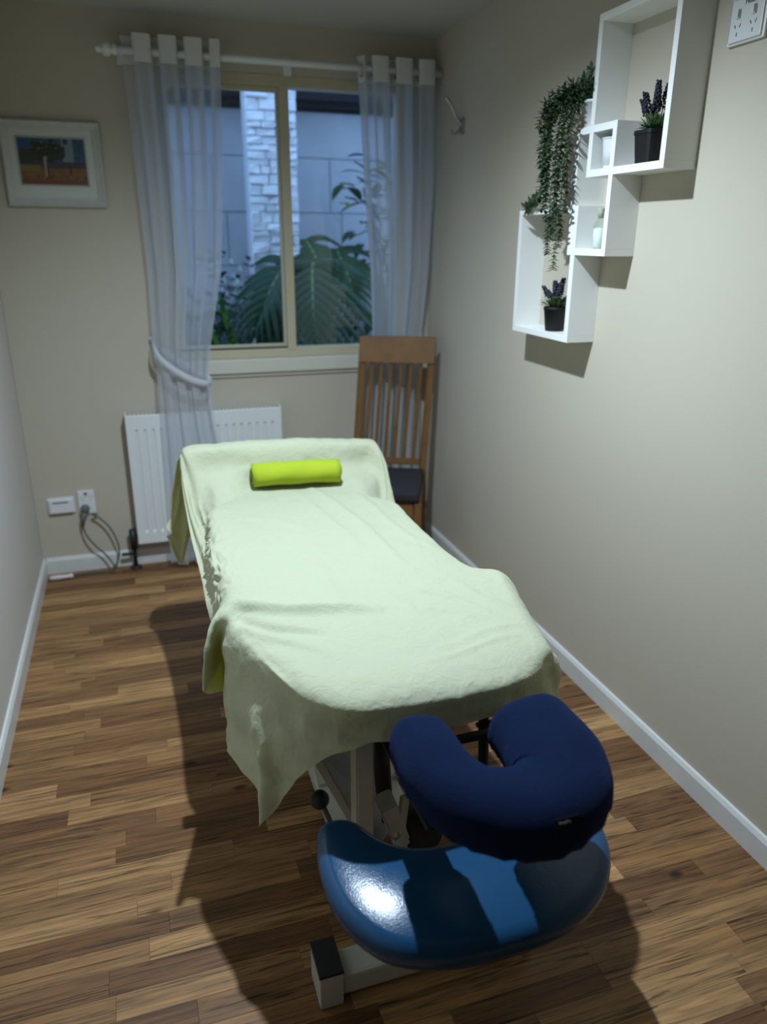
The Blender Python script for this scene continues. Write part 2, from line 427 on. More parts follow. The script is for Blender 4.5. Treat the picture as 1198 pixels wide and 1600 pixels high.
bmesh.ops.transform(bm, matrix=Matrix.Translation((0.474, 1.342, 0.222)) @ rt, verts=bm.verts)
mesh_obj('bolt_cap', bm, STEEL, table, True)
# crank handle with ball knob
bm = B(); tube(bm, [(0.365, 1.305, 0.268), (0.335, 1.30, 0.278), (0.322, 1.298, 0.285)], 0.014, 14)
tube(bm, [(0.325, 1.30, 0.285), (0.290, 1.30, 0.392)], 0.006, 10)
cr = mesh_obj('crank_lever', bm, GREYP, table, True)
bm = B(); bmesh.ops.create_uvsphere(bm, u_segments=18, v_segments=12, radius=0.021, matrix=Matrix.Translation((0.286, 1.30, 0.402))); mesh_obj('ball_knob', bm, DARK, table, True)
# dark gas strut, motor drum and pivot hardware behind the cradle
bm = B(); tube(bm, [(0.43, 1.34, 0.56), (0.465, 1.40, 0.30)], 0.02, 16); tube(bm, [(0.465, 1.40, 0.30), (0.48, 1.43, 0.18)], 0.010, 12); mesh_obj('gas_strut', bm, DARK, table, True)
bm = B(); lathe(bm, [(0.03, -0.05), (0.045, -0.048), (0.047, 0.045), (0.03, 0.05)], (0.555, 1.40, 0.17), 24, 'y'); mesh_obj('pump_drum', bm, DARK, table, True)
bm = B(); box(bm, 0.31, 0.345, 1.27, 1.30, 0.545, 0.582, 0.004); mesh_obj('latch_block', bm, DARK, table)
bm = B(); box(bm, 0.42, 0.45, 1.27, 1.30, 0.53, 0.582, 0.004); mesh_obj('latch_block', bm, DARK, table)
bm = B(); tube(bm, [(0.432, 1.262, 0.555), (0.442, 1.25, 0.535), (0.44, 1.255, 0.515)], 0.009, 12); mesh_obj('release_handle', bm, STEEL, table, True)
bm = B(); box(bm, 0.09, 0.125, 1.78, 1.82, 0.47, 0.515, 0.008)
tube(bm, [(0.12, 1.80, 0.49), (0.24, 1.80, 0.59)], 0.012, 10); mesh_obj('side_bracket', bm, DARK, table, True)

# ---------------------------------------------------------------- sheet
def sheet_mat():
    m, n, l, b = new_mat('lime_cotton')
    tc = n.new('ShaderNodeTexCoord')
    b.inputs['Base Color'].default_value = (0.60, 0.62, 0.44, 1); b.inputs['Roughness'].default_value = 0.85; b.inputs['Specular IOR Level'].default_value = 0.15
    b.inputs['Sheen Weight'].default_value = 0.15
    no = n.new('ShaderNodeTexNoise'); no.inputs['Scale'].default_value = 38; no.inputs['Detail'].default_value = 5; no.inputs['Distortion'].default_value = 1.2
    l.new(tc.outputs['Object'], no.inputs['Vector'])
    n2 = n.new('ShaderNodeTexNoise'); n2.inputs['Scale'].default_value = 900; l.new(tc.outputs['Object'], n2.inputs['Vector'])
    mad = n.new('ShaderNodeMath'); mad.operation = 'MULTIPLY_ADD'; mad.inputs[1].default_value = 0.12
    l.new(n2.outputs['Fac'], mad.inputs[0]); l.new(no.outputs['Fac'], mad.inputs[2])
    bp = n.new('ShaderNodeBump'); bp.inputs['Strength'].default_value = 0.40; bp.inputs['Distance'].default_value = 0.008
    l.new(mad.outputs[0], bp.inputs['Height']); l.new(bp.outputs['Normal'], b.inputs['Normal'])
    tl = n.new('ShaderNodeBsdfTranslucent'); tl.inputs['Color'].default_value = (0.60, 0.62, 0.07, 1); l.new(bp.outputs['Normal'], tl.inputs['Normal'])
    mx = n.new('ShaderNodeMixShader'); mx.inputs['Fac'].default_value = 0.22
    l.new(b.outputs['BSDF'], mx.inputs[1]); l.new(tl.outputs['BSDF'], mx.inputs[2])
    l.new(mx.outputs['Shader'], n['Material Output'].inputs['Surface'])
    return m
COTTON = sheet_mat()
SHEET = [[(0.182, 1.31, 0.357), (0.22, 1.292, 0.455), (0.276, 1.241, 0.548), (0.34, 1.203, 0.595), (0.407, 1.185, 0.611), (0.51, 1.17, 0.623), (0.618, 1.177, 0.622), (0.734, 1.211, 0.597), (0.826, 1.25, 0.566), (0.845, 1.3, 0.565), (0.87, 1.36, 0.56)],
         [(0.168, 1.383, 0.407), (0.188, 1.353, 0.518), (0.239, 1.293, 0.61), (0.292, 1.234, 0.629), (0.363, 1.191, 0.649), (0.471, 1.177, 0.656), (0.581, 1.177, 0.657), (0.701, 1.199, 0.648), (0.798, 1.25, 0.621), (0.845, 1.29, 0.62), (0.87, 1.36, 0.6)],
         [(0.132, 1.505, 0.399), (0.172, 1.411, 0.563), (0.208, 1.351, 0.68), (0.253, 1.267, 0.69), (0.327, 1.2, 0.692), (0.445, 1.182, 0.692), (0.576, 1.185, 0.692), (0.702, 1.206, 0.69), (0.781, 1.246, 0.675), (0.846, 1.3, 0.65), (0.87, 1.37, 0.61)],
         [(0.126, 1.575, 0.385), (0.143, 1.505, 0.566), (0.171, 1.462, 0.684), (0.209, 1.409, 0.709), (0.298, 1.289, 0.712), (0.44, 1.244, 0.712), (0.586, 1.257, 0.712), (0.714, 1.292, 0.712), (0.8, 1.285, 0.7), (0.842, 1.33, 0.66), (0.868, 1.38, 0.61)],
         [(0.128, 1.581, 0.449), (0.135, 1.569, 0.588), (0.147, 1.552, 0.687), (0.189, 1.526, 0.712), (0.307, 1.443, 0.712), (0.466, 1.408, 0.712), (0.621, 1.412, 0.712), (0.764, 1.432, 0.712), (0.825, 1.42, 0.705), (0.862, 1.42, 0.66), (0.872, 1.44, 0.6)],
         [(0.137, 1.7, 0.45), (0.138, 1.7, 0.547), (0.142, 1.605, 0.69), (0.198, 1.6, 0.714), (0.3, 1.55, 0.712), (0.48, 1.55, 0.712), (0.64, 1.55, 0.712), (0.79, 1.54, 0.712), (0.85, 1.54, 0.707), (0.886, 1.54, 0.66), (0.893, 1.54, 0.6)],
         [(0.078, 1.6, 0.532), (0.093, 1.6, 0.644), (0.124, 1.634, 0.705), (0.183, 1.642, 0.726), (0.28, 1.64, 0.716), (0.48, 1.64, 0.712), (0.65, 1.64, 0.712), (0.81, 1.645, 0.712), (0.868, 1.65, 0.712), (0.9, 1.65, 0.67), (0.905, 1.65, 0.6)],
         [(0.129, 1.8, 0.55), (0.138, 1.78, 0.624), (0.158, 1.747, 0.69), (0.195, 1.734, 0.708), (0.28, 1.75, 0.712), (0.48, 1.75, 0.712), (0.65, 1.75, 0.712), (0.77, 1.73, 0.712), (0.815, 1.725, 0.7), (0.822, 1.725, 0.66), (0.825, 1.725, 0.6)],
         [(0.122, 1.88, 0.596), (0.14, 1.88, 0.631), (0.158, 1.88, 0.69), (0.19, 1.88, 0.712), (0.29, 1.88, 0.712), (0.475, 1.88, 0.712), (0.65, 1.88, 0.712), (0.765, 1.88, 0.712), (0.797, 1.88, 0.695), (0.804, 1.88, 0.65), (0.808, 1.88, 0.57)],
         [(0.126, 2.12, 0.598), (0.148, 2.1, 0.624), (0.158, 2.1, 0.69), (0.19, 2.1, 0.712), (0.29, 2.1, 0.712), (0.475, 2.1, 0.712), (0.65, 2.1, 0.712), (0.76, 2.1, 0.712), (0.79, 2.1, 0.7), (0.8, 2.1, 0.66), (0.805, 2.1, 0.57)],
         [(0.121, 2.36, 0.614), (0.144, 2.34, 0.626), (0.18, 2.32, 0.645), (0.18, 2.33, 0.71), (0.29, 2.36, 0.712), (0.475, 2.4, 0.712), (0.64, 2.36, 0.712), (0.745, 2.31, 0.71), (0.795, 2.27, 0.7), (0.812, 2.27, 0.65), (0.818, 2.27, 0.57)],
         [(0.117, 2.5, 0.666), (0.134, 2.5, 0.669), (0.169, 2.5, 0.672), (0.228, 2.435, 0.706), (0.374, 2.58, 0.708), (0.531, 2.577, 0.706), (0.659, 2.516, 0.708), (0.72, 2.383, 0.708), (0.803, 2.45, 0.652), (0.827, 2.42, 0.637), (0.84, 2.4, 0.618)],
         [(0.115, 2.6, 0.738), (0.131, 2.595, 0.745), (0.173, 2.595, 0.76), (0.245, 2.6, 0.766), (0.376, 2.605, 0.772), (0.539, 2.605, 0.768), (0.683, 2.605, 0.755), (0.781, 2.6, 0.733), (0.836, 2.56, 0.715), (0.852, 2.54, 0.695), (0.857, 2.51, 0.669)],
         [(0.115, 2.66, 0.812), (0.124, 2.65, 0.826), (0.146, 2.64, 0.838), (0.232, 2.64, 0.843), (0.386, 2.64, 0.843), (0.549, 2.64, 0.84), (0.718, 2.64, 0.824), (0.805, 2.64, 0.815), (0.837, 2.635, 0.807), (0.85, 2.63, 0.787), (0.857, 2.61, 0.759)],
         [(0.1, 2.72, 0.727), (0.12, 2.715, 0.775), (0.146, 2.715, 0.828), (0.232, 2.715, 0.833), (0.386, 2.715, 0.833), (0.549, 2.715, 0.83), (0.718, 2.715, 0.814), (0.805, 2.715, 0.805), (0.837, 2.715, 0.797), (0.84, 2.72, 0.757), (0.837, 2.72, 0.709)],
         [(0.063, 2.74, 0.551), (0.099, 2.75, 0.581), (0.146, 2.755, 0.708), (0.232, 2.755, 0.713), (0.386, 2.755, 0.713), (0.549, 2.755, 0.71), (0.718, 2.755, 0.694), (0.805, 2.755, 0.685), (0.837, 2.755, 0.677), (0.83, 2.75, 0.637), (0.827, 2.74, 0.609)],
         [(0.062, 2.72, 0.495), (0.1, 2.74, 0.377), (0.146, 2.765, 0.478), (0.232, 2.765, 0.483), (0.386, 2.765, 0.483), (0.549, 2.765, 0.48), (0.718, 2.765, 0.464), (0.805, 2.765, 0.455), (0.837, 2.765, 0.447), (0.83, 2.75, 0.427), (0.827, 2.74, 0.399)]]

def loft(ctrl, nu, nv):
    C = np.array(ctrl, float); R_, K_ = C.shape[:2]
    mid = np.zeros((R_, nu, 3))
    for j in range(nu):
        t = j*(K_-1)/(nu-1)
        mid[:, j] = np.array([catmull(C[i], t) for i in range(R_)])
    out = np.zeros((nv, nu, 3))
    for i in range(nv):
        out[i] = catmull(mid, i*(R_-1)/(nv-1))
    return out
NU, NV = 201, 273
G = loft(SHEET, NU, NV)
Nn = grid_normals(G)
Nn[Nn[..., 2] < -0.2] *= 1
U = np.linspace(0, 10, NU)[None, :].repeat(NV, 0); V = np.linspace(0, 16, NV)[:, None].repeat(NU, 1)
def bumpf(x, c, w): return np.exp(-((x-c)/w)**2)
D = np.zeros((NV, NU))
pts = G.reshape(-1, 3)
n1 = np.array([noise.noise(Vector((p[0]*7, p[1]*3.0, p[2]*7))) for p in pts]).reshape(NV, NU)
n2 = np.array([noise.noise(Vector((p[0]*16+p[1]*9, p[1]*10-p[0]*5, p[2]*14+5))) for p in pts]).reshape(NV, NU)
n3 = np.array([noise.noise(Vector((p[0]*48+9, p[1]*40, p[2]*44))) for p in pts]).reshape(NV, NU)
rid = (1-np.abs(n2)*2.2)
D += 0.0035*n1 + 0.0018*np.clip(rid, -1, 1) + 0.0009*n3
# long soft creases running down the bed from the rolled towel
def crease(x0, y0, x1, y1, amp, wid):
    dx, dy = x1-x0, y1-y0; L_ = math.hypot(dx, dy)
    s = ((G[..., 0]-x0)*dx + (G[..., 1]-y0)*dy)/L_**2
    d = ((G[..., 0]-x0)*dy - (G[..., 1]-y0)*dx)/L_ + 0.012*np.sin(s*5+x0*20)
    return 1.6*amp*np.exp(-(d/wid)**2)*np.clip(np.sin(np.clip(s, 0, 1)*PI), 0, 1)**0.5*(G[..., 2] > 0.69)
for c in ((0.56, 2.55, 0.64, 1.75, 0.006, 0.014), (0.50, 2.5, 0.55, 1.9, 0.004, 0.012), (0.66, 2.5, 0.74, 1.9, 0.004, 0.012),
          (0.45, 2.0, 0.40, 1.5, 0.003, 0.015), (0.58, 1.65, 0.75, 1.45, 0.004, 0.008), (0.55, 1.55, 0.72, 1.42, 0.003, 0.007),
          (0.15, 1.66, 0.50, 1.52, 0.014, 0.018), (0.17, 1.60, 0.34, 1.44, -0.010, 0.014), (0.17, 1.56, 0.33, 1.36, 0.006, 0.014), (0.55, 1.33, 0.80, 1.37, 0.003, 0.008), (0.5, 1.29, 0.78, 1.32, 0.003, 0.008),
          (0.72, 1.62, 0.80, 1.45, 0.004, 0.012), (0.25, 2.3, 0.45, 2.1, 0.003, 0.01)): D += crease(*c)
# gathers along the left side and inside the corner webs
side = bumpf(U, 2.0, 0.9)*((V > 7.2) & (V < 11.2))*bumpf(V, 9.0, 1.7)
n4 = np.array([noise.noise(Vector((p[0]*42, p[1]*26, p[2]*42))) for p in pts]).reshape(NV, NU)
D += side*(0.012*(1-np.abs(n4)*3) + 0.006*n3)
webL = bumpf(U, 1.2, 1.2)*bumpf(V, 10.8, 1.6); D += webL*0.010*np.sin(U*5.2+V*0.9)
webR = bumpf(U, 8.6, 1.0)*bumpf(V, 11.2, 1.2); D += webR*0.005*np.sin(U*7+V*1.1)
# folds of the hanging front corner
drop = np.clip((0.67-G[..., 2])/0.06, 0, 1)*(V < 5.2)
D += drop*(0.004*np.sin(U*5.0+V*1.3) + 0.006*n1 + 0.005*np.clip(rid, -1, 1) - 0.0005*n3)
ridge = np.exp(-((U-np.clip(V*0.9, 0, 1)-0.05)/0.32)**2)*np.clip((3.0-V)/0.8, 0, 1)*np.clip((0.61-G[..., 2])/0.12, 0, 1); D += 0.026*ridge
face = bumpf(V, 12.1, 0.7)*bumpf(U, 5, 3.5); D += face*0.004*n2
D *= np.where((U > 3) & (U < 7.6) & (V > 3) & (V < 11), 0.9, 1)
up = np.where(Nn[..., 2:3] >= -0.3, 1, 1)
G2 = G + Nn*D[..., None]
# hem wobble on the far left flap
fl = np.clip((V-14)/2, 0, 1)*np.clip((3-U)/3, 0, 1)
G2[..., 0] += fl*0.012*np.sin(V*9); G2[..., 1] += fl*0.012*np.sin(V*6+U*3)
sheet = grid_mesh('bed_sheet', G2, COTTON)
tag(sheet, 'pale lime cotton sheet draped over the whole massage table, corner hanging at the front', 'sheet')

# rolled towel
TOWEL = plain('lime_towel', (0.36, 0.45, 0.03), 0.85, 0.1, bump=0.3, bscale=350, vary=0.06, vscale=25)
tw = thing('rolled_towel', 'bright lime green towel rolled up on the sheet at the raised end', 'towel', (0.505, 2.548, 0.715))
def towel_roll():
    bm = B(); n = 64; turns = 2.6; rows = []
    L0, L1 = 0.352, 0.662
    for j in range(15):
        f = j/14; x = L0 + (L1-L0)*f; ring = []
        for k in range(n*2):
            t = k/(n*2-1); ang = -0.9 - t*turns*2*PI
            r = 0.046 - 0.030*t + 0.0012*math.sin(ang*3+x*40) + 0.002*noise.noise(Vector((x*18, t*9, 3)))
            end = 0.004*math.sin(t*23+j) if j in (0, 14) else 0
            cx = x + (0.010*t if j == 0 else 0) + end
            ring.append(bm.verts.new((cx, 2.548 + r*1.12*math.cos(ang) - 0.03*(f-0.5), 0.7585 + r*0.92*math.sin(ang)+0.003*math.sin(f*3))))
        rows.append(ring)
    for j in range(14):
        for k in range(n*2-1): bm.faces.new((rows[j][k], rows[j][k+1], rows[j+1][k+1], rows[j+1][k]))
    o = mesh_obj('towel_body', bm, TOWEL, tw, True)
    md = o.modifiers.new('thickness', 'SOLIDIFY'); md.thickness = 0.005; md.offset = 0
    return o
towel_roll()

# ---------------------------------------------------------------- face cradle
TERRY = plain('navy_terry', (0.0035, 0.010, 0.037), 0.95, 0.1, bump=1.0, bscale=420, vary=0.35, vscale=260)
TERRY.node_tree.nodes['Principled BSDF'].inputs['Sheen Weight'].default_value = 0.12
TERRY.node_tree.nodes['Principled BSDF'].inputs['Sheen Tint'].default_value = (0.15, 0.25, 0.7, 1)
cradle = thing('face_cradle', 'navy terry covered horseshoe face cradle at the near end of the table', 'face cradle', (0.555, 0.95, 0.60))
def horseshoe():
    ctrl = [(0.438, 1.130, 0.655), (0.434, 1.07, 0.658), (0.437, 0.985, 0.658), (0.470, 0.912, 0.655), (0.548, 0.880, 0.652), (0.622, 0.910, 0.655), (0.652, 0.985, 0.658), (0.655, 1.06, 0.658), (0.648, 1.125, 0.655)]
    path = spline(ctrl, 61); bm = B(); rings = []; m = 28
    for i, p in enumerate(path):
        d = (path[min(i+1, 60)] - path[max(i-1, 0)]).normalized(); side = d.cross(Vector((0, 0, 1))).normalized()
        s = i/60; e = min(s, 1-s); rr = 1.0
        if e < 0.085: rr = math.sqrt(max(0.0, 1-((0.085-e)/0.085)**2))*0.98 + 0.02
        mid = bumpf(s, 0.5, 0.25)
        ring = []
        for k in range(m):
            t = 2*PI*k/m; ct, stt = math.cos(t), math.sin(t)
            a = 0.058 + 0.012*mid + 0.028*max(0.0, min(1.0, (s-0.35)/0.4)); b2 = 0.062 if stt > 0 else 0.060
            x = a*abs(ct)**0.85*(1 if ct > 0 else -1); z = b2*abs(stt)**0.85*(1 if stt > 0 else -1)
            q = p + side*x*rr + Vector((0, 0, z*rr))
            q += Vector((0, 0, 1))*0.004*noise.noise(q*14) + side*0.004*noise.noise(q*11+Vector((4, 1, 2)))
            if stt < -0.1: q += side*0.003*math.sin(s*150)*rr
            ring.append(bm.verts.new(q))
        rings.append(ring)
    for i in range(60):
        for k in range(m): bm.faces.new((rings[i][k], rings[i][(k+1) % m], rings[i+1][(k+1) % m], rings[i+1][k]))
    bm.faces.new(rings[0]); bm.faces.new(rings[-1])
    return mesh_obj('cushion', bm, TERRY, cradle, True)
cushion = horseshoe()
bm = B()
for xa, xb in ((0.398, 0.478), (0.605, 0.700)):
    b2 = B(); box(b2, xa, xb, 0.96, 1.215, 0.581, 0.589, 0.003); mesh_obj('support_plate', b2, BLACKMETAL, cradle)
tube(bm, [(0.40, 1.158, 0.600), (0.73, 1.158, 0.600)], 0.010, 12)
mesh_obj('cross_rod', bm, BLACKMETAL, cradle, True)
TAGM = plain('black_label', (0.008, 0.008, 0.009), 0.7, 0.2); INK = plain('white_stitch', (0.30, 0.30, 0.30), 0.7, 0.2)
bm = B(); box(bm, -0.022, 0.022, -0.001, 0.001, -0.007, 0.007)
tagrot = Matrix.Rotation(math.radians(-28), 4, 'X')
bmesh.ops.transform(bm, matrix=Matrix.Translation((0.573, 0.8095, 0.6865)) @ tagrot, verts=bm.verts)
lab = mesh_obj('label_tag', bm, TAGM, cradle); lab['label'] = 'small black sewn label with pale lettering'
text_obj('lettering', 'breathe', 0.0065, INK, Vector((0.567, 0.8080, 0.6880)), Matrix.Rotation(math.radians(62), 3, 'X'), cradle)

# arm rest shelf under the cradle
rest = thing('arm_rest', 'glossy blue vinyl crescent arm rest hanging below the face cradle', 'arm rest', (0.55, 1.05, 0.31))
outer = [(0.262, 1.185), (0.240, 1.13), (0.236, 1.05), (0.252, 0.975), (0.30, 0.905), (0.37, 0.868), (0.45, 0.852), (0.525, 0.85), (0.60, 0.853), (0.68, 0.872), (0.75, 0.915), (0.795, 0.975), (0.815, 1.05), (0.812, 1.13), (0.79, 1.185),
         (0.73, 1.18), (0.685, 1.115), (0.62, 1.08), (0.525, 1.070), (0.43, 1.08), (0.37, 1.115), (0.322, 1.18)]
def rest_pad():
    # closed smooth outline, rings of inset for a crowned pillow
    n = 88; P = outer + outer[:3]; full = [catmull([np.array(p) for p in outer[-2:]+outer+outer[:3]], 2 + i*len(outer)/n) for i in range(n)]
    full = [Vector((p[0], p[1])) for p in full]
    bm = B(); rings = []
    def inset(d):
        out = []
        for i in range(n):
            t = (full[(i+1) % n]-full[i-1]).normalized(); nr = Vector((-t.y, t.x))
            out.append(full[i] + nr*d)
        return out
    for d, z in ((0.022, -0.030), (0.006, -0.027), (0.0, -0.012), (0.0, 0.004), (0.005, 0.017), (0.014, 0.025), (0.024, 0.029)):
        rings.append([bm.verts.new((p.x*1.022, p.y*1.022, 0.383 + z + 0.11*(p.y-1.0))) for p in inset(d)])
    for a_, b2 in zip(rings[:-1], rings[1:]):
        for i in range(n): bm.faces.new((a_[i], a_[(i+1) % n], b2[(i+1) % n], b2[i]))
    for rg in (rings[0], rings[-1]):
        f = bm.faces.new(rg); bmesh.ops.triangulate(bm, faces=[f])
    return mesh_obj('pad', bm, VINYL, rest, True)
rest_pad()
bm = B()
tube(bm, [(0.67, 1.09, 0.368), (0.67, 1.24, 0.370), (0.67, 1.29, 0.39), (0.67, 1.31, 0.58)], 0.012, 12); mesh_obj('hanger_arm', bm, BLACKMETAL, rest, True)

# ---------------------------------------------------------------- curtains
def voile(name, alpha, col, trans):
    m, n, l, b = new_mat(name); n.remove(b)
    df = n.new('ShaderNodeBsdfDiffuse'); df.inputs['Color'].default_value = (*col, 1)
    tl = n.new('ShaderNodeBsdfTranslucent'); tl.inputs['Color'].default_value = (*col, 1)
    tr = n.new('ShaderNodeBsdfTransparent')
    m1 = n.new('ShaderNodeMixShader'); m1.inputs['Fac'].default_value = trans
    m2 = n.new('ShaderNodeMixShader'); m2.inputs['Fac'].default_value = alpha
    l.new(df.outputs['BSDF'], m1.inputs[1]); l.new(tl.outputs['BSDF'], m1.inputs[2])
    l.new(tr.outputs['BSDF'], m2.inputs[1]); l.new(m1.outputs['Shader'], m2.inputs[2])
    l.new(m2.outputs['Shader'], n['Material Output'].inputs['Surface'])
    return m
VOILE = voile('white_voile', 0.54, (0.70, 0.74, 0.80), 0.45)
HEADER = voile('white_header', 0.97, (0.74, 0.75, 0.72), 0.2)
ROD = YB - 0.10
def curtain(name, label, edges, z_top, z_bot, folds, phase, tie=None, hem_y=None):
    """edges: list of (z, x_left, x_right, fold amplitude, y)"""
    t = thing(name, label, 'curtain', ((edges[0][1]+edges[0][2])/2, ROD, z_bot), 'sheer curtains at the window')
    E = sorted(edges, key=lambda e: -e[0]); zs = [e[0] for e in E]
    def at_(z): return [np.interp(z, zs[::-1], [e[k] for e in E][::-1]) for k in (1, 2, 3, 4)]
    def surf(za, zb, nz, nx=150):
        Gd = np.zeros((nz, nx, 3))
        for i in range(nz):
            z = za + (zb-za)*i/(nz-1); xl, xr, am, yy = at_(z)
            for j in range(nx):
                u = j/(nx-1); ph = u*folds*2*PI + phase
                w1 = 0.25*noise.noise(Vector((u*6, z*1.2, phase)))
                dx = 0.22*(xr-xl)/folds*math.sin(2*ph)*min(1, am/0.03)
                q = math.cos(ph + w1)
                # flattened pleat faces like an eyelet heading
                q = math.copysign(abs(q)**0.8, q)
                sub = 0.25*math.cos(ph*2.7+z*1.1)*np.clip((z_top-z-0.25)/0.5, 0, 1)
                Gd[i, j] = (xl + (xr-xl)*u + dx, yy - am*(q+sub) + 0.006*noise.noise(Vector((u*14, z*2.5, 7+phase))), z)
        return Gd
    o = grid_mesh('header_band', surf(z_top, z_top-0.10, 5), HEADER, t)
    grid_mesh('voile_panel', surf(z_top-0.10, z_bot, 110), VOILE, t)
    # eyelet rings where the fabric crosses the rod
    k = 0
    xl, xr, am, yy = at_(z_top-0.05)
    for c in range(int(folds*2)+1):
        ph = PI/2 + c*PI; u = (ph - phase)/(folds*2*PI)
        if not 0.02 < u < 0.98: continue
        x = xl + (xr-xl)*u
        bm = B(); ring = []
        for a in range(20):
            th = 2*PI*a/20; ring.append((x + 0.003*math.sin(th), ROD + 0.023*math.cos(th), z_top-0.055 + 0.023*math.sin(th)))
        tube(bm, ring + [ring[0]], 0.0045, 8, cap=False); mesh_obj('eyelet_ring', bm, STEEL, t, True)
    return t, at_
cl, atl = curtain('sheer_curtain', 'white sheer curtain left of the window, gathered by a tieback', [
    (2.30, 0.095, 0.455, 0.034, ROD), (1.8, 0.105, 0.440, 0.030, ROD), (1.4, 0.11, 0.405, 0.026, ROD), (1.12, 0.10, 0.345, 0.022, ROD),
    (0.95, 0.10, 0.318, 0.018, ROD), (0.8, 0.098, 0.325, 0.018, ROD-0.022), (0.62, 0.095, 0.350, 0.018, ROD-0.035), (0.03, 0.085, 0.38, 0.02, ROD-0.035)], 2.297, 0.03, 3.6, 2.6)
cr_, atr = curtain('sheer_curtain', 'white sheer curtain right of the window, hanging behind the wooden chair', [
    (2.29, 1.046, 1.415, 0.034, ROD), (1.8, 1.075, 1.420, 0.030, ROD), (1.4, 1.105, 1.415, 0.024, ROD+0.01), (1.12, 1.125, 1.405, 0.018, ROD+0.05),
    (0.7, 1.11, 1.41, 0.018, ROD+0.055), (0.03, 1.10, 1.42, 0.018, ROD+0.055)], 2.285, 0.03, 3.4, 0.4)
# tieback of the left curtain
tb = thing('curtain_tieback', 'narrow white fabric tieback pulled round the left curtain', 'tieback', (0.2, ROD, 0.9))
pts_f = spline([(0.085, YB-0.01, 1.10), (0.088, ROD-0.02, 1.075), (0.12, ROD-0.036, 1.02), (0.19, ROD-0.043, 0.96), (0.26, ROD-0.040, 0.92), (0.315, ROD-0.024, 0.905), (0.332, ROD, 0.91), (0.31, ROD+0.03, 0.93), (0.2, ROD+0.045, 1.0), (0.10, YB-0.02, 1.07)], 40)
bm = B(); pr = []
for p in pts_f:
    pr.append((bm.verts.new(p + Vector((0.004, 0, 0.017))), bm.verts.new(p - Vector((0.004, 0, 0.017)))))
for a, b_ in zip(pr[:-1], pr[1:]): bm.faces.new((a[0], a[1], b_[1], b_[0]))
TIE = voile('tie_fabric', 0.92, (0.72, 0.74, 0.77), 0.25)
o = mesh_obj('band', bm, TIE, tb, True); md = o.modifiers.new('t', 'SOLIDIFY'); md.thickness = 0.002
bm = B(); tube(bm, [(0.085, YB, 1.10), (0.085, YB-0.03, 1.10), (0.083, YB-0.036, 1.115)], 0.005, 10)
tube(bm, [(0.092, YB-0.02, 1.095), (0.090, YB-0.025, 1.03), (0.094, YB-0.02, 0.985)], 0.003, 8)
mesh_obj('wall_hook', bm, WHITE, tb, True)
# rod
rod = thing('curtain_rod', 'white curtain rod with turned finial above the window', 'curtain rod', (0.7, ROD, 2.237))
bm = B(); tube(bm, [(0.055, ROD, 2.238), (1.44, ROD, 2.238)], 0.0145, 18); mesh_obj('pole', bm, WHITE, rod, True)
bm = B(); lathe(bm, [(0.004, -0.082), (0.012, -0.078), (0.013, -0.066), (0.010, -0.060), (0.022, -0.052), (0.026, -0.040), (0.022, -0.026), (0.012, -0.020), (0.020, -0.014), (0.020, -0.004), (0.015, 0.0)], (0.058, ROD, 2.238), 20, 'x')
mesh_obj('finial', bm, WHITE, rod, True)
for xx in (0.075, 0.74+0.02):
    bm = B(); box(bm, xx-0.008, xx+0.008, ROD+0.014, YB, 2.230, 2.246, 0.002); box(bm, xx-0.018, xx+0.018, YB-0.006, YB, 2.205, 2.275, 0.002); mesh_obj('bracket', bm, WHITE, rod)

# ---------------------------------------------------------------- radiator
rad = thing('radiator', 'white ribbed panel radiator on the back wall below the window', 'radiator', (0.3, 3.64, 0.137))
RX0, RX1, RZ0, RZ1, RY = -0.066, 0.655, 0.137, 0.770, 3.603
bm = B()
# front panel with pressed vertical flutes
cols = []
nfl = 18; pitch = (RX1-RX0-0.05)/nfl
xs = [RX0]
prof = [(RX0, 0.0), (RX0+0.025, 0.0)]
for k in range(nfl):
    a = RX0+0.025+k*pitch
    prof += [(a+pitch*0.30, 0.0), (a+pitch*0.42, 0.008), (a+pitch*0.58, 0.008), (a+pitch*0.70, 0.0)]
prof += [(RX1-0.025, 0.0), (RX1, 0.0)]
zl = [(RZ0, 0), (RZ0+0.052, 0), (RZ0+0.066, 1), (RZ1-0.078, 1), (RZ1-0.066, 0), (RZ1-0.004, 0), (RZ1, 0)]
gv = [[bm.verts.new((x, RY + d*m_ + (0.004 if z in (RZ1,) else 0), z)) for x, d in prof] for z, m_ in zl]
for i in range(len(zl)-1):
    for k in range(len(prof)-1): bm.faces.new((gv[i][k], gv[i][k+1], gv[i+1][k+1], gv[i+1][k]))
front = mesh_obj('front_panel', bm, WHITE, rad, False)
bm = B(); box(bm, RX0+0.012, RX1-0.012, RY+0.009, RY+0.062, RZ0+0.015, RZ1-0.012, 0.004); mesh_obj('convector_body', bm, WHITE, rad)
for xa in (RX0-0.002, RX1-0.006):
    bm = B(); box(bm, xa, xa+0.008, RY+0.001, RY+0.066, RZ0, RZ1+0.006, 0.002); mesh_obj('side_panel', bm, WHITE, rad)
bm = B()
for k in range(36): 
    x = RX0+0.02+k*(RX1-RX0-0.05)/36; box(bm, x, x+0.005, RY+0.012, RY+0.060, RZ1-0.010, RZ1-0.002)
gr = mesh_obj('top_grille', bm, WHITE, rad); gr['kind'] = 'stuff'
for xa in (0.05, 0.5):
    bm = B(); box(bm, xa, xa+0.04, RY+0.062, YB-0.0005, 0.3, 0.6); mesh_obj('wall_bracket', bm, WHITE, rad)
bm = B(); tube(bm, [(RX0-0.025, RY+0.04, 0.0), (RX0-0.025, RY+0.04, 0.17)], 0.009, 12); tube(bm, [(RX0-0.025, RY+0.04, 0.165), (RX0+0.01, RY+0.04, 0.165)], 0.011, 12)
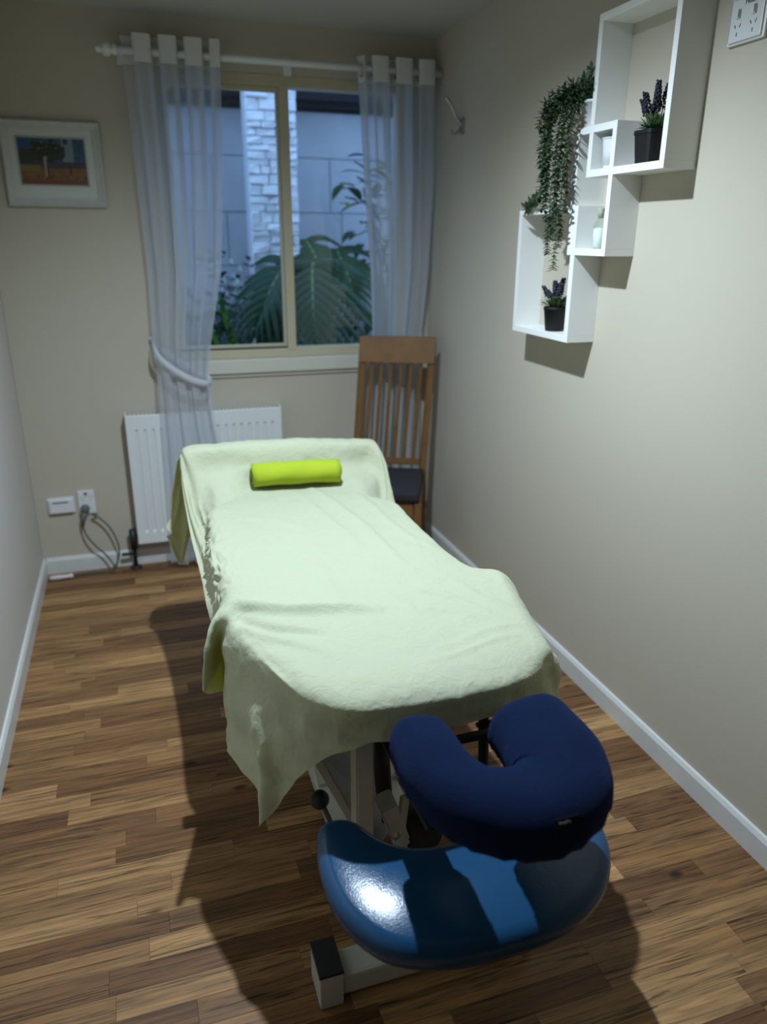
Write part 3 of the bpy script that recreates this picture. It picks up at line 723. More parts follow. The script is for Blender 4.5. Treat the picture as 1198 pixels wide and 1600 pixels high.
vl = mesh_obj('valve_pipe', bm, BLACKMETAL, rad, True)
bm = B(); tube(bm, [(RX0-0.025, RY+0.04, 0.10), (RX0-0.025, RY+0.04, 0.2)], 0.017, 14); tube(bm, [(RX0-0.025, RY+0.04, 0.075), (RX0-0.085, RY+0.035, 0.078)], 0.008, 10); mesh_obj('valve_head', bm, DARK, vl, True)
bm = B(); lathe(bm, [(0.009, 0.0), (0.028, 0.0), (0.026, 0.008), (0.009, 0.012)], (RX0-0.025, RY+0.04, 0.0), 18); mesh_obj('pipe_rosette', bm, DARK, vl, True)

# ---------------------------------------------------------------- chair
PINE = plain('amber_wood', (0.20, 0.10, 0.035), 0.45, 0.4, vary=0.3, vscale=14)
SEATM = plain('charcoal_fabric', (0.028, 0.027, 0.030), 0.9, 0.2, bump=0.5, bscale=300)
ch = thing('dining_chair', 'tall slat-backed amber wooden chair with dark seat in the corner', 'chair', (1.19, 3.22, 0))
def chm(): return bpy.data.objects
# turned about 24 degrees towards the middle of the room
TH = math.radians(24); CO = (1.310, 3.372)
def cl_(lx, ly, z): return Vector((CO[0] + math.cos(TH)*lx + math.sin(TH)*ly, CO[1] - math.sin(TH)*lx + math.cos(TH)*ly, z))
def bx_(name, p, q, w, h, mat=PINE, bev=0.004):
    bm = B(); bar(bm, cl_(*p), cl_(*q), w, h, bev); bmesh.ops.recalc_face_normals(bm, faces=bm.faces); return mesh_obj(name, bm, mat, ch)
def lbox(name, x0, x1, y0, y1, z0, z1, mat, bev=0.0, smooth=False):
    bm = B(); box(bm, x0, x1, y0, y1, z0, z1, bev, 3)
    for v_ in bm.verts: v_.co = cl_(*v_.co)
    return mesh_obj(name, bm, mat, ch, smooth)
CW = -0.335; LE = 0.06; LAT = 0.034
def back_pt(fx, z):   # point on the leaning back, fx 0 (left) .. 1 (right)
    g = max(0, (z-0.46)/0.63); return (CW*(1-fx) + LAT*g, LE*g, z)
for fx in (0, 1):
    bx_('rear_post', back_pt(fx, 0.46), back_pt(fx, 1.085), 0.030, 0.028)
    bx_('rear_leg', (CW*(1-fx), 0.05, 0.0), (CW*(1-fx), 0.0, 0.46), 0.034, 0.034)
bm = B(); v_ = []
for k in range(9):
    f = k/8; cv = 0.008*math.sin(PI*f); fx = -0.045 + 1.09*f; row = []
    for z, d in ((0.982, -0.024), (0.982, 0.004), (1.102, 0.010), (1.102, -0.016)):
        p = back_pt(fx, z); row.append(bm.verts.new(cl_(p[0], p[1]+d+cv, p[2])))
    v_.append(row)
for a, b_ in zip(v_[:-1], v_[1:]):
    for i in range(4): bm.faces.new((a[i], a[(i+1) % 4], b_[(i+1) % 4], b_[i]))
bm.faces.new(v_[0]); bm.faces.new(v_[-1]); mesh_obj('top_rail', bm, PINE, ch)
for k in range(6):
    fx = (k+1)/7; bx_('back_slat', back_pt(fx, 0.515), back_pt(fx, 0.985), 0.017, 0.011)
bx_('lower_rail', back_pt(0.05, 0.50), back_pt(0.95, 0.50), 0.016, 0.032)
lbox('seat_cushion', CW-0.01, 0.010, -0.42, -0.018, 0.425, 0.475, SEATM, 0.016, True)
lbox('front_rail', CW+0.018, -0.018, -0.405, -0.385, 0.36, 0.424, PINE)
lbox('side_rail', CW-0.008, CW+0.010, -0.384, -0.02, 0.36, 0.424, PINE); lbox('side_rail', -0.010, 0.008, -0.384, -0.02, 0.36, 0.424, PINE)
for xx in (CW, 0.0): bx_('front_leg', (xx, -0.395, 0.0), (xx, -0.395, 0.424), 0.034, 0.034)

# ---------------------------------------------------------------- framed landscape
FRAMEP = plain('limed_frame', (0.52, 0.53, 0.50), 0.6, 0.3, vary=0.12, vscale=30)
MATB = plain('mount_board', (0.60, 0.62, 0.58), 0.8, 0.2)
pic = thing('framed_painting', 'landscape painting of trees in a whitewashed frame on the back wall', 'picture', (-0.24, YB-0.012, 1.66))
px0, px1, pz0, pz1 = -0.424, -0.042, 1.660, 1.986
bm = B(); fw = 0.030
prof = [(0, 0), (0, 0.020), (0.006, 0.026), (0.018, 0.018), (fw, 0.014), (fw, 0)]
for (ax, az), (bx2, bz) in (((px0, pz0), (px1, pz0)), ((px1, pz0), (px1, pz1)), ((px1, pz1), (px0, pz1)), ((px0, pz1), (px0, pz0))):
    cx, cz = (px0+px1)/2, (pz0+pz1)/2
    ra, rb = [], []
    for d, h in prof:
        f = lambda X_, Z_: (X_ + (d if X_ < cx else -d), YB - 0.001 - h, Z_ + (d if Z_ < cz else -d))
        ra.append(bm.verts.new(f(ax, az))); rb.append(bm.verts.new(f(bx2, bz)))
    for k in range(len(prof)-1): bm.faces.new((ra[k], ra[k+1], rb[k+1], rb[k]))
bmesh.ops.remove_doubles(bm, verts=bm.verts, dist=1e-5)
mesh_obj('frame', bm, FRAMEP, pic)
bm = B(); box(bm, px0+0.028, px1-0.028, YB-0.009, YB-0.004, pz0+0.028, pz1-0.028); mesh_obj('mount', bm, MATB, pic)
ix0, ix1, iz0, iz1 = -0.362, -0.108, 1.746, 1.920
bm = B()
for a in ((ix0-0.006, ix0, iz0-0.006, iz1+0.006), (ix1, ix1+0.006, iz0-0.006, iz1+0.006), (ix0, ix1, iz0-0.006, iz0), (ix0, ix1, iz1, iz1+0.006)): box(bm, a[0], a[1], YB-0.012, YB-0.009, a[2], a[3])
mesh_obj('inner_slip', bm, plain('slip_grey', (0.34, 0.37, 0.33), 0.6), pic)
nx, nz = 72, 52
Gp = np.zeros((nz, nx, 3)); 
for i in range(nz):
    for j in range(nx): Gp[i, j] = (ix0 + (ix1-ix0)*j/(nx-1), YB-0.0105, iz0 + (iz1-iz0)*i/(nz-1))
def paint_mat():
    m, n, l, b = new_mat('oil_paint'); at_n = n.new('ShaderNodeVertexColor'); at_n.layer_name = 'paint'
    l.new(at_n.outputs['Color'], b.inputs['Base Color']); b.inputs['Roughness'].default_value = 0.5; return m
art = grid_mesh('canvas', Gp[:, ::-1][:, ::-1], paint_mat(), pic)
ca = art.data.color_attributes.new('paint', 'FLOAT_COLOR', 'POINT')
for i in range(nz):
    for j in range(nx):
        u, v2 = j/(nx-1), i/(nz-1)
        q = noise.noise(Vector((u*9, v2*7, 1))); q2 = noise.noise(Vector((u*22, v2*16, 4)))
        if v2 > 0.42: c = (0.03+0.02*q, 0.07+0.03*q, 0.14+0.05*q) if u > 0.2 else (0.03, 0.07, 0.17)
        else: c = (0.19+0.07*q, 0.085+0.035*q, 0.028)
        if v2 > 0.42 and 0.66 < u < 0.82 and q > -0.2: c = (0.17, 0.22, 0.24)
        if 0.36 < v2 < 0.50: c = (0.05+0.02*q2, 0.04, 0.07)
        if u < 0.3 and 0.28 < v2 < 0.42: c = (0.20, 0.13, 0.035)
        can = ((u-0.42)/0.33)**2 + ((v2-0.72)/0.26)**2 + 0.5*q
        if can < 0.85: c = (0.022+0.02*q2, 0.030+0.02*q2, 0.018)
        if can < 0.85 and q2 > 0.30 and v2 > 0.75: c = (0.16, 0.14, 0.06)
        can2 = ((u-0.12)/0.17)**2 + ((v2-0.60)/0.17)**2 + 0.4*q
        if can2 < 0.8: c = (0.03, 0.035, 0.02)
        if abs(u-(0.37+0.03*v2)) < 0.022 and 0.16 < v2 < 0.62: c = (0.27, 0.23, 0.15)
        if abs(u-0.42) < 0.014 and 0.12 < v2 < 0.4: c = (0.05, 0.03, 0.02)
        if abs(u-0.75) < 0.014 and 0.2 < v2 < 0.42: c = (0.05, 0.035, 0.03)
        if 0.10 < v2 < 0.2 and q2 > 0.25: c = (0.06, 0.03, 0.025)
        if v2 < 0.1: c = (0.16+0.04*q2, 0.062, 0.020)
        ca.data[i*nx+j].color = (max(0.005, c[0]), max(0.005, c[1]), max(0.005, c[2]), 1)

# ---------------------------------------------------------------- wall plates
def wall_plate(name, label, x0, x1, z0, z1, cat='outlet'):
    t = thing(name, label, cat, ((x0+x1)/2, YB, z0))
    bm = B(); box(bm, x0, x1, YB-0.010, YB, z0, z1, 0.004); mesh_obj('plate', bm, PLASTIC, t); return t
t1 = wall_plate('wall_plate', 'wide white plate with a dark printed line, low on the back wall', -0.457, -0.336, 0.303, 0.382, 'switch plate')
bm = B(); box(bm, -0.449, -0.344, YB-0.022, YB-0.010, 0.309, 0.376, 0.005); mesh_obj('cover', bm, PLASTIC, t1)
bm = B(); box(bm, -0.432, -0.364, YB-0.0232, YB-0.022, 0.358, 0.365); mesh_obj('printed_line', bm, plain('printed_ink', (0.16, 0.18, 0.24), 0.6), t1)
t2 = wall_plate('power_outlet', 'tall white power point with a grey plug in its lower socket', -0.320, -0.245, 0.291, 0.407)
bm = B()
def slots(bm, cx, cz, s=1.0):
    for dx, dz, an in ((-0.008, 0.006, 0.5), (0.008, 0.006, -0.5), (0.0, -0.010, 0)):
        for k in (0,):
            c, sn = math.cos(an), math.sin(an)
            v4 = []
            for yy in (YB-0.0104, YB-0.0098):
                for a, b2 in ((-0.0013, -0.004), (0.0013, -0.004), (0.0013, 0.004), (-0.0013, 0.004)):
                    v4.append(bm.verts.new((cx+s*(dx + a*c - b2*sn), yy, cz+s*(dz + a*sn + b2*c))))
            for f in ((0,1,2,3),(4,7,6,5),(0,4,5,1),(1,5,6,2),(2,6,7,3),(3,7,4,0)): bm.faces.new([v4[i] for i in f])
slots(bm, -0.298, 0.368); slots(bm, -0.265, 0.372)
mesh_obj('socket_slots', bm, GREYP, t2)
bm = B(); box(bm, -0.290, -0.278, YB-0.014, YB-0.0095, 0.386, 0.398, 0.001); sw = mesh_obj('rocker_switch', bm, GREYP, t2)
pl = thing('extension_lead', 'grey plug and looping cord running from the power point to the floor', 'power cord', (-0.29, YB-0.03, 0.0))
CORD = plain('grey_cord', (0.10, 0.105, 0.10), 0.6, 0.3)
bm = B(); lathe(bm, [(0.019, 0.0), (0.021, -0.008), (0.019, -0.026), (0.008, -0.032)], (-0.293, YB-0.0105, 0.320), 20, 'y'); mesh_obj('plug', bm, GREYP, pl, True)
bm = B(); tube(bm, [(-0.296, YB-0.030, 0.305), (-0.305, YB-0.035, 0.275), (-0.313, YB-0.034, 0.235)], [0.014, 0.012, 0.006], 12); mesh_obj('strain_relief', bm, GREYP, pl, True)
bm = B(); tube(bm, spline([(-0.313, YB-0.034, 0.24), (-0.300, YB-0.04, 0.19), (-0.268, YB-0.045, 0.137), (-0.225, YB-0.05, 0.085), (-0.196, YB-0.055, 0.03), (-0.20, YB-0.060, 0.006), (-0.27, YB-0.062, 0.005), (-0.36, YB-0.064, 0.006), (-0.382, YB-0.080, 0.010)], 46), 0.0042, 8); mesh_obj('cable', bm, CORD, pl, True)
bm = B(); tube(bm, spline([(-0.24, YB-0.022, 0.288), (-0.262, YB-0.030, 0.288), (-0.235, YB-0.034, 0.272), (-0.195, YB-0.04, 0.225), (-0.168, YB-0.045, 0.155), (-0.162, YB-0.05, 0.10), (-0.175, YB-0.056, 0.045), (-0.20, YB-0.060, 0.014)], 40), 0.0042, 8); mesh_obj('cable', bm, CORD, pl, True)
con = thing('cord_connector', 'small white cord connector lying on the floor by the left corner', 'connector', (-0.44, YB-0.085, 0.0))
bm = B(); tube(bm, spline([(-0.505+0.018, YB-0.085, 0.010), (-0.44, YB-0.090, 0.012), (-0.395, YB-0.088, 0.012), (-0.384, YB-0.084, 0.012)], 12), [0.007, 0.011, 0.012, 0.012, 0.011, 0.010, 0.010, 0.010, 0.013, 0.013, 0.012, 0.008], 12); mesh_obj('housing', bm, plain('pink_white', (0.70, 0.62, 0.60), 0.4), con, True)

# double power point high on the right wall
t3 = thing('power_outlet', 'white double power point high on the right wall beside the shelves', 'outlet', (W, 1.68, 1.99))
bm = B(); box(bm, W-0.010, W, 1.620, 1.742, 1.980, 2.080, 0.006); mesh_obj('plate', bm, PLASTIC, t3)
bm = B(); box(bm, W-0.013, W-0.010, 1.628, 1.734, 1.986, 2.074, 0.004); face_ = mesh_obj('face_plate', bm, PLASTIC, t3)
for cy in (1.707, 1.657):
    bm = B()
    for dy, dz, an in ((0.008, 0.006, -0.5), (-0.008, 0.006, 0.5), (0.0, -0.011, 0)):
        c, sn = math.cos(an), math.sin(an); v4 = []
        for xx in (W-0.0134, W-0.0126):
            for a, b2 in ((-0.0014, -0.0042), (0.0014, -0.0042), (0.0014, 0.0042), (-0.0014, 0.0042)):
                v4.append(bm.verts.new((xx, cy + dy + a*c - b2*sn, 2.013 + dz + a*sn + b2*c)))
        for f in ((0,1,2,3),(4,7,6,5),(0,4,5,1),(1,5,6,2),(2,6,7,3),(3,7,4,0)): bm.faces.new([v4[i] for i in f])
    mesh_obj('socket_slots', bm, GREYP, t3)
    bm = B(); box(bm, W-0.018, W-0.013, cy-0.006, cy+0.006, 2.034, 2.053, 0.002); mesh_obj('rocker_switch', bm, PLASTIC, t3)
    bm = B(); box(bm, W-0.0184, W-0.0178, cy-0.006, cy-0.002, 2.036, 2.052); mesh_obj('switch_mark', bm, plain('switch_grey', (0.22, 0.23, 0.24), 0.5), t3)
text_obj('lettering', 'Heat', 0.016, plain('pen_ink', (0.06, 0.07, 0.09), 0.6), Vector((W-0.0134, 1.675, 2.064)), Matrix(((0, 0, -1), (-1, 0, 0), (0, 1, 0))), t3)

# robe hook on the right wall
hk = thing('robe_hook', 'curved metal double hook on the right wall beside the right curtain', 'hook', (W, 3.335, 2.0))
bm = B(); box(bm, W-0.008, W, 3.318, 3.352, 1.965, 2.030, 0.005); mesh_obj('back_plate', bm, STEEL, hk)
bm = B(); tube(bm, spline([(W-0.006, 3.338, 2.005), (W-0.030, 3.340, 2.03), (W-0.052, 3.345, 2.075), (W-0.078, 3.352, 2.108)], 16), [0.007]*13+[0.009, 0.010, 0.007], 10)
tube(bm, spline([(W-0.006, 3.338, 1.99), (W-0.026, 3.340, 1.972), (W-0.044, 3.342, 1.966), (W-0.055, 3.343, 1.980)], 12), [0.006]*9+[0.008, 0.009, 0.006], 10); mesh_obj('hook_arms', bm, STEEL, hk, True)

# ---------------------------------------------------------------- wall shelf of three interlocking boxes
shelf = thing('wall_shelf', 'white wall shelf of three interlocking open boxes on the right wall', 'shelf', (W, 2.19, 1.226))
X0 = W-0.100; TH = 0.020
boards = [  # y0 y1 z0 z1
 (1.805, 2.168, 1.718, 1.738), (1.805, 2.168, 2.120, 2.140), (2.030, 2.240, 1.838, 1.858), (2.030, 2.240, 1.497, 1.517), (2.195, 2.577, 1.622, 1.642), (2.195, 2.577, 1.226, 1.246),
 (2.148, 2.168, 1.738, 1.838), (2.148, 2.168, 1.858, 2.120), (1.805, 1.825, 1.738, 2.120), (2.030, 2.050, 1.517, 1.718), (2.030, 2.050, 1.738, 1.838),
 (2.220, 2.240, 1.642, 1.838), (2.219, 2.240, 1.517, 1.622), (2.195, 2.2185, 1.246, 1.497), (2.195, 2.2185, 1.517, 1.622), (2.557, 2.577, 1.246, 1.622)]
for a in boards:
    bm = B(); box(bm, X0, W, a[0], a[1], a[2], a[3], 0.0006, 1); mesh_obj('shelf_board', bm, SHELF, shelf)

POTB = plain('black_plastic_pot', (0.008, 0.008, 0.009), 0.6, 0.3)
LEAFD = plain('dusty_green_leaf', (0.085, 0.15, 0.06), 0.6, 0.3, vary=0.4, vscale=60)
LEAFV = plain('vine_leaf', (0.040, 0.075, 0.032), 0.55, 0.35, vary=0.5, vscale=45)
LAV = plain('lavender_bud', (0.040, 0.040, 0.060), 0.8, 0.2, vary=0.4, vscale=120)
STEM = plain('green_stem', (0.05, 0.075, 0.03), 0.7, 0.2)
SOIL = plain('dark_soil', (0.02, 0.015, 0.012), 0.95, 0.1)
def blade(bm, p, d, ln, wd, curl=0.3, up=Vector((0, 0, 1)), n=4, mi=0, droop=0.0):
    d = d.normalized(); s = d.cross(up)
    if s.length < 0.05: s = d.cross(Vector((1, 0, 0)))
    s.normalize(); nrm = s.cross(d).normalized(); L_, R_, M_ = [], [], []
    for i in range(n+1):
        f = i/n; w_ = wd*math.sin(PI*min(1, 0.12+0.88*f))**0.8 if f < 1 else 0.0
        c = p + d*ln*f + nrm*(curl*ln*f*f) - Vector((0, 0, droop*ln*f*f))
        M_.append(bm.verts.new(c - nrm*w_*0.18)); L_.append(bm.verts.new(c + s*w_*0.5)); R_.append(bm.verts.new(c - s*w_*0.5))
    for i in range(n):
        for a, b_ in ((L_, M_), (M_, R_)):
            try: bm.faces.new((a[i], b_[i], b_[i+1], a[i+1])).material_index = mi
            except ValueError: pass
def lavender(name, label, cx, cy, z0, ph, rt, rb, square, spikes, seed):
    r = random.Random(seed)
    t = thing(name, label, 'potted plant', (cx, cy, z0), 'black pots of artificial lavender')
    bm = B(); lathe(bm, [(rb*0.96, 0.0), (rb, 0.002), (rt*0.985, ph-0.010), (rt*1.03, ph-0.010), (rt*1.03, ph), (rt*0.93, ph), (rt*0.9, ph-0.012)], (cx, cy, z0), 32, 'z', 6 if square else None)
    mesh_obj('pot', bm, POTB, t, not square)
    bm = B(); lathe(bm, [(0.001, ph-0.010), (rt*0.88, ph-0.010), (rt*0.88, ph-0.006), (0.001, ph-0.004)], (cx, cy, z0), 20); mesh_obj('soil', bm, SOIL, t)
    bm = B(); top = Vector((cx, cy, z0+ph-0.006))
    for k in range(95):
        a = r.uniform(0, 2*PI); el = r.uniform(0.35, 1.4); ln = r.uniform(0.025, 0.055)
        d = Vector((math.cos(a)*math.cos(el), math.sin(a)*math.cos(el), math.sin(el)))
        p = top + Vector((math.cos(a), math.sin(a), 0))*r.uniform(0, rt*0.5) + Vector((0, 0, r.uniform(0, 0.012)))
        if p.x + d.x*ln > W-0.006: d.x = -abs(d.x)
        blade(bm, p, d, ln, r.uniform(0.007, 0.012), -0.25, n=3)
    fo = mesh_obj('foliage', bm, LEAFD, t, False, recalc=False); fo['kind'] = 'stuff'
    for dx, dy, h in spikes:
        bm = B(); base = top + Vector((dx*0.3, dy*0.3, 0)); tip = top + Vector((dx, dy, h))
        P = spline([base, base.lerp(tip, 0.5) + Vector((0, 0, 0.008)), tip], 8); tube(bm, P, 0.0013, 5)
        for k in range(36):
            f = 0.42 + 0.58*k/35; c = base.lerp(tip, f) + Vector((0, 0, 0.008*math.sin(PI*f)))
            a = k*2.4; rr = 0.0082*(1.05-0.5*((f-0.42)/0.58))
            q = c + Vector((math.cos(a), math.sin(a), 0))*rr
            bmesh.ops.create_icosphere(bm, subdivisions=1, radius=0.0040*r.uniform(0.8, 1.25), matrix=Matrix.Translation(q))
        mesh_obj('flower_spike', bm, LAV, t, True)
    return t
lavender('potted_lavender', 'artificial lavender in a square black pot in the top shelf box', W-0.052, 1.925, 1.738, 0.083, 0.041, 0.034, True,
         [(-0.012, 0.052, 0.085), (-0.028, 0.020, 0.098), (0.006, 0.012, 0.118), (-0.012, -0.012, 0.122), (0.008, -0.03, 0.112), (-0.022, -0.026, 0.105), (0.012, 0.034, 0.072)], 3)
lavender('potted_lavender', 'artificial lavender in a round black pot in the lowest shelf box', W-0.053, 2.360, 1.246, 0.080, 0.040, 0.031, False,
         [(-0.016, 0.066, 0.070), (-0.020, 0.030, 0.060), (0.004, 0.004, 0.082), (-0.018, -0.014, 0.092), (0.004, -0.03, 0.100), (-0.010, -0.042, 0.085)], 5)
# small ribbed white pot in the overlap compartment
t = thing('ribbed_pot', 'small white ribbed pot in the small middle compartment of the shelf', 'pot', (W-0.055, 2.100, 1.738))
bm = B(); prof = [(0.026, 0.0)]
for k in range(17):
    z = 0.003 + k*0.0046; r0 = 0.027 + 0.008*z/0.082; prof += [(r0, z), (r0+0.0012, z+0.0016), (r0, z+0.0032)]
prof += [(0.0375, 0.080), (0.0375, 0.083), (0.034, 0.083), (0.032, 0.07), (0.030, 0.01)]
lathe(bm, prof, (W-0.055, 2.100, 1.738), 36); mesh_obj('body', bm, WHITE, t, True)
# glass bottle
t = thing('glass_bottle', 'small corked glass bottle of white sand in the middle shelf box', 'bottle', (W-0.055, 2.136, 1.517))
bm = B(); lathe(bm, [(0.016, 0.0), (0.019, 0.002), (0.0195, 0.066), (0.017, 0.074), (0.0105, 0.082), (0.0098, 0.094), (0.0125, 0.096), (0.0125, 0.101), (0.0085, 0.101)], (W-0.055, 2.136, 1.517), 28)
mesh_obj('glass', bm, glass_mat('bottle_glass', (0.90, 0.95, 0.92)), t, True)
bm = B(); lathe(bm, [(0.014, 0.0015), (0.0178, 0.003), (0.0180, 0.058), (0.003, 0.061)], (W-0.055, 2.136, 1.517), 24); mesh_obj('sand', bm, plain('white_sand', (0.80, 0.82, 0.80), 0.9, 0.1, bump=0.4, bscale=900), t, True)
bm = B(); lathe(bm, [(0.0078, 0.088), (0.0088, 0.101), (0.0098, 0.114), (0.009, 0.116)], (W-0.055, 2.136, 1.517), 18); mesh_obj('stopper', bm, plain('pale_cork', (0.40, 0.42, 0.33), 0.8), t, True)
# trailing plant
vx, vy, vz = W-0.055, 2.218, 1.858
vine = thing('trailing_plant', 'artificial trailing plant in a white pot spilling down over the shelf', 'potted plant', (vx, vy, vz))
bm = B(); lathe(bm, [(0.027, 0.0), (0.029, 0.002), (0.038, 0.068), (0.040, 0.068), (0.040, 0.076), (0.035, 0.076), (0.033, 0.06)], (vx, vy, vz), 32); mesh_obj('pot', bm, WHITE, vine, True)
bm = B(); lathe(bm, [(0.001, 0.060), (0.0325, 0.060), (0.0325, 0.064), (0.001, 0.066)], (vx, vy, vz), 20); mesh_obj('soil', bm, SOIL, vine)
rv = random.Random(12)
def strand(pts, dens=1.0, big=1.0):
    P = spline(pts, 40); bm = B(); tube(bm, P, 0.0011, 5, mi=1)
    L_ = sum((P[i+1]-P[i]).length for i in range(39)); n = int(L_/0.0095*dens); acc = 0
    for k in range(n):
        s = (k+0.5)/n*38.9; i = int(s); c = P[i].lerp(P[i+1], s-i); d = (P[i+1]-P[i]).normalized()
        a, b_ = frame_axes(d); th = k*PI/2 + rv.uniform(-0.5, 0.5)
        for sg in (0, PI):
            o_ = a*math.cos(th+sg) + b_*math.sin(th+sg)
            blade(bm, c, (o_ + d*0.8), rv.uniform(0.016, 0.025)*big, rv.uniform(0.009, 0.013)*big, 0.3, n=3)
    o = mesh_obj('strand', bm, [LEAFV, STEM], vine, False, recalc=False)
    return o
tz = vz+0.068
# (end y, end z, end x offset in front of the wall, crown height)
ends = [(2.250, 1.452, 0.140, 1.955), (2.268, 1.545, 0.150, 1.965), (2.232, 1.555, 0.128, 1.94), (2.285, 1.500, 0.145, 1.96), (2.300, 1.560, 0.125, 1.955), (2.215, 1.62, 0.135, 1.95),
        (2.262, 1.52, 0.120, 1.96), (2.318, 1.60, 0.140, 1.965), (2.335, 1.63, 0.150, 1.96), (2.355, 1.68, 0.130, 1.96), (2.290, 1.66, 0.160, 1.97), (2.240, 1.69, 0.155, 1.95),
        (2.210, 1.70, 0.145, 1.94), (2.370, 1.72, 0.140, 1.955), (2.345, 1.76, 0.155, 1.965), (2.310, 1.74, 0.165, 1.97), (2.275, 1.78, 0.160, 1.955), (2.385, 1.80, 0.125, 1.95),
        (2.330, 1.58, 0.118, 1.96), (2.245, 1.60, 0.145, 1.955), (2.36, 1.86, 0.15, 1.97), (2.305, 1.85, 0.17, 1.965)]
for ey, ez, ex, cz in ends:
    sy = vy + rv.uniform(-0.02, 0.025); sx = vx + rv.uniform(-0.02, 0.015)
    mx_ = W - ex; hy = ey + rv.uniform(-0.012, 0.012)
    strand([(sx, sy, tz), ((sx*0.6+mx_*0.4), sy*0.6+hy*0.4, cz+rv.uniform(-0.01, 0.015)), (mx_+0.01, hy*0.92+sy*0.08, cz-0.035), (mx_+rv.uniform(-0.008, 0.008), hy, (cz*0.55+ez*0.45)), (mx_+rv.uniform(-0.01, 0.01), ey+rv.uniform(-0.012, 0.012), cz*0.2+ez*0.8), (mx_, ey, ez)], 0.85)
strand([(vx, vy, tz), (W-0.11, 2.31, 1.95), (W-0.135, 2.36, 1.86), (W-0.13, 2.37, 1.74), (W-0.125, 2.40, 1.68), (W-0.12, 2.455, 1.655), (W-0.118, 2.495, 1.640)], 1.0, 1.4)
for ey, ez, ex in ((2.17, 2.005, 0.115), (2.19, 1.985, 0.125), (2.38, 1.975, 0.12), (2.345, 1.985, 0.10), (2.40, 1.95, 0.13), (2.30, 1.995, 0.10), (2.26, 1.99, 0.085), (2.215, 1.99, 0.10), (2.41, 1.925, 0.12), (2.16, 1.975, 0.13)):
    strand([(vx, vy+rv.uniform(-0.02, 0.02), tz), ((vx+W-ex)/2, (vy+ey)/2, tz+0.03), (W-ex, ey, ez)], 1.0)

# ---------------------------------------------------------------- garden outside the window
CONC = plain('weathered_render', (0.40, 0.41, 0.42), 0.9, 0.2, bump=0.6, bscale=40, vary=0.28, vscale=2.2, detail=5)
STONE = plain('pale_stone', (0.78, 0.78, 0.78), 0.85, 0.2, bump=0.8, bscale=60, vary=0.2, vscale=12)
gz = 0.62
bm = B(); box(bm, -2.5, 5.5, YB+0.121, 8.0, gz-0.5, gz)
ground = mesh_obj('garden_bed', bm, plain('garden_soil', (0.045, 0.035, 0.028), 0.95, 0.1, bump=1, bscale=30, vary=0.4, vscale=6)); ground['kind'] = 'structure'
gw = thing('garden_wall', 'grey rendered block wall across the garden outside the window', 'wall', (1.4, 5.5, gz))
bm = B(); box(bm, -2.0, 5.0, 5.43, 5.6, gz, 2.32); mesh_obj('wall_core', bm, plain('mortar', (0.32, 0.33, 0.34), 0.9), gw)
rg = random.Random(4)
zc = [gz, 1.02, 1.36, 1.70, 2.04, 2.315]
for r_ in range(5):
    x = -2.0 - rg.uniform(0, 0.6)
    while x < 5.0:
        a = max(x, -2.0); b_ = min(x+0.78, 5.0)
        if b_-a > 0.1:
            d = rg.uniform(0, 0.006)
            bm = B(); box(bm, a+0.002, b_-0.002, 5.41-d, 5.43, zc[r_]+0.002, zc[r_+1]-0.002, 0.004, 1); mesh_obj('block', bm, CONC, gw)
        x += 0.78
ev = thing('neighbour_eave', 'dark timber eave above the garden wall outside', 'eave', (1.4, 5.6, 2.33))
DKW = plain('dark_timber', (0.012, 0.013, 0.016), 0.8, 0.2)
bm = B(); box(bm, -2.0, 5.0, 5.30, 6.4, 2.335, 2.95); mesh_obj('fascia', bm, DKW, ev)
bm = B(); box(bm, -2.0, 5.0, 5.24, 5.30, 2.36, 2.44, 0.01); mesh_obj('gutter', bm, DKW, ev)
co = thing('stone_column', 'pale stacked stone column standing before the garden wall', 'column', (0.92, 4.99, gz))
bm = B(); box(bm, 0.765, 1.025, 4.87, 5.12, gz, 2.9); mesh_obj('core', bm, plain('column_mortar', (0.55, 0.56, 0.58), 0.9), co)
z = gz
while z < 2.85:
    hgt = rg.uniform(0.03, 0.065); x = 0.75
    while x < 1.04:
        wd = rg.uniform(0.05, 0.13); b_ = min(x+wd, 1.04)
        if 1.04-b_ < 0.03: b_ = 1.04
        d = rg.uniform(0, 0.022)
        bm = B(); box(bm, x+0.001, b_-0.001, 4.845-d, 4.90, z+0.001, z+hgt-0.001, 0.005, 1)
        for v_ in bm.verts: v_.co += Vector((rg.uniform(-.002, .002), rg.uniform(-.012, .012), rg.uniform(-.002, .002)))
        mesh_obj('stone', bm, STONE, co); x = b_
    z += hgt
PHIL = plain('deep_green_leaf', (0.013, 0.050, 0.019), 0.42, 0.3, vary=0.35, vscale=9)
RIB = plain('leaf_rib', (0.16, 0.26, 0.09), 0.45, 0.4)
STRAP = plain('strap_leaf', (0.11, 0.28, 0.03), 0.4, 0.4, vary=0.4, vscale=7)
DARKG = plain('dark_green_leaf', (0.018, 0.055, 0.018), 0.5, 0.2, vary=0.45, vscale=9)  # dark green foliage, the leaves' own colour
RUST = plain('dry_leaf', (0.20, 0.075, 0.055), 0.7, 0.3, vary=0.4, vscale=10)
PINKL = plain('faded_leaf', (0.34, 0.27, 0.29), 0.6, 0.3, vary=0.3, vscale=10)
FLOW = plain('white_petal', (0.75, 0.80, 0.78), 0.6, 0.3)
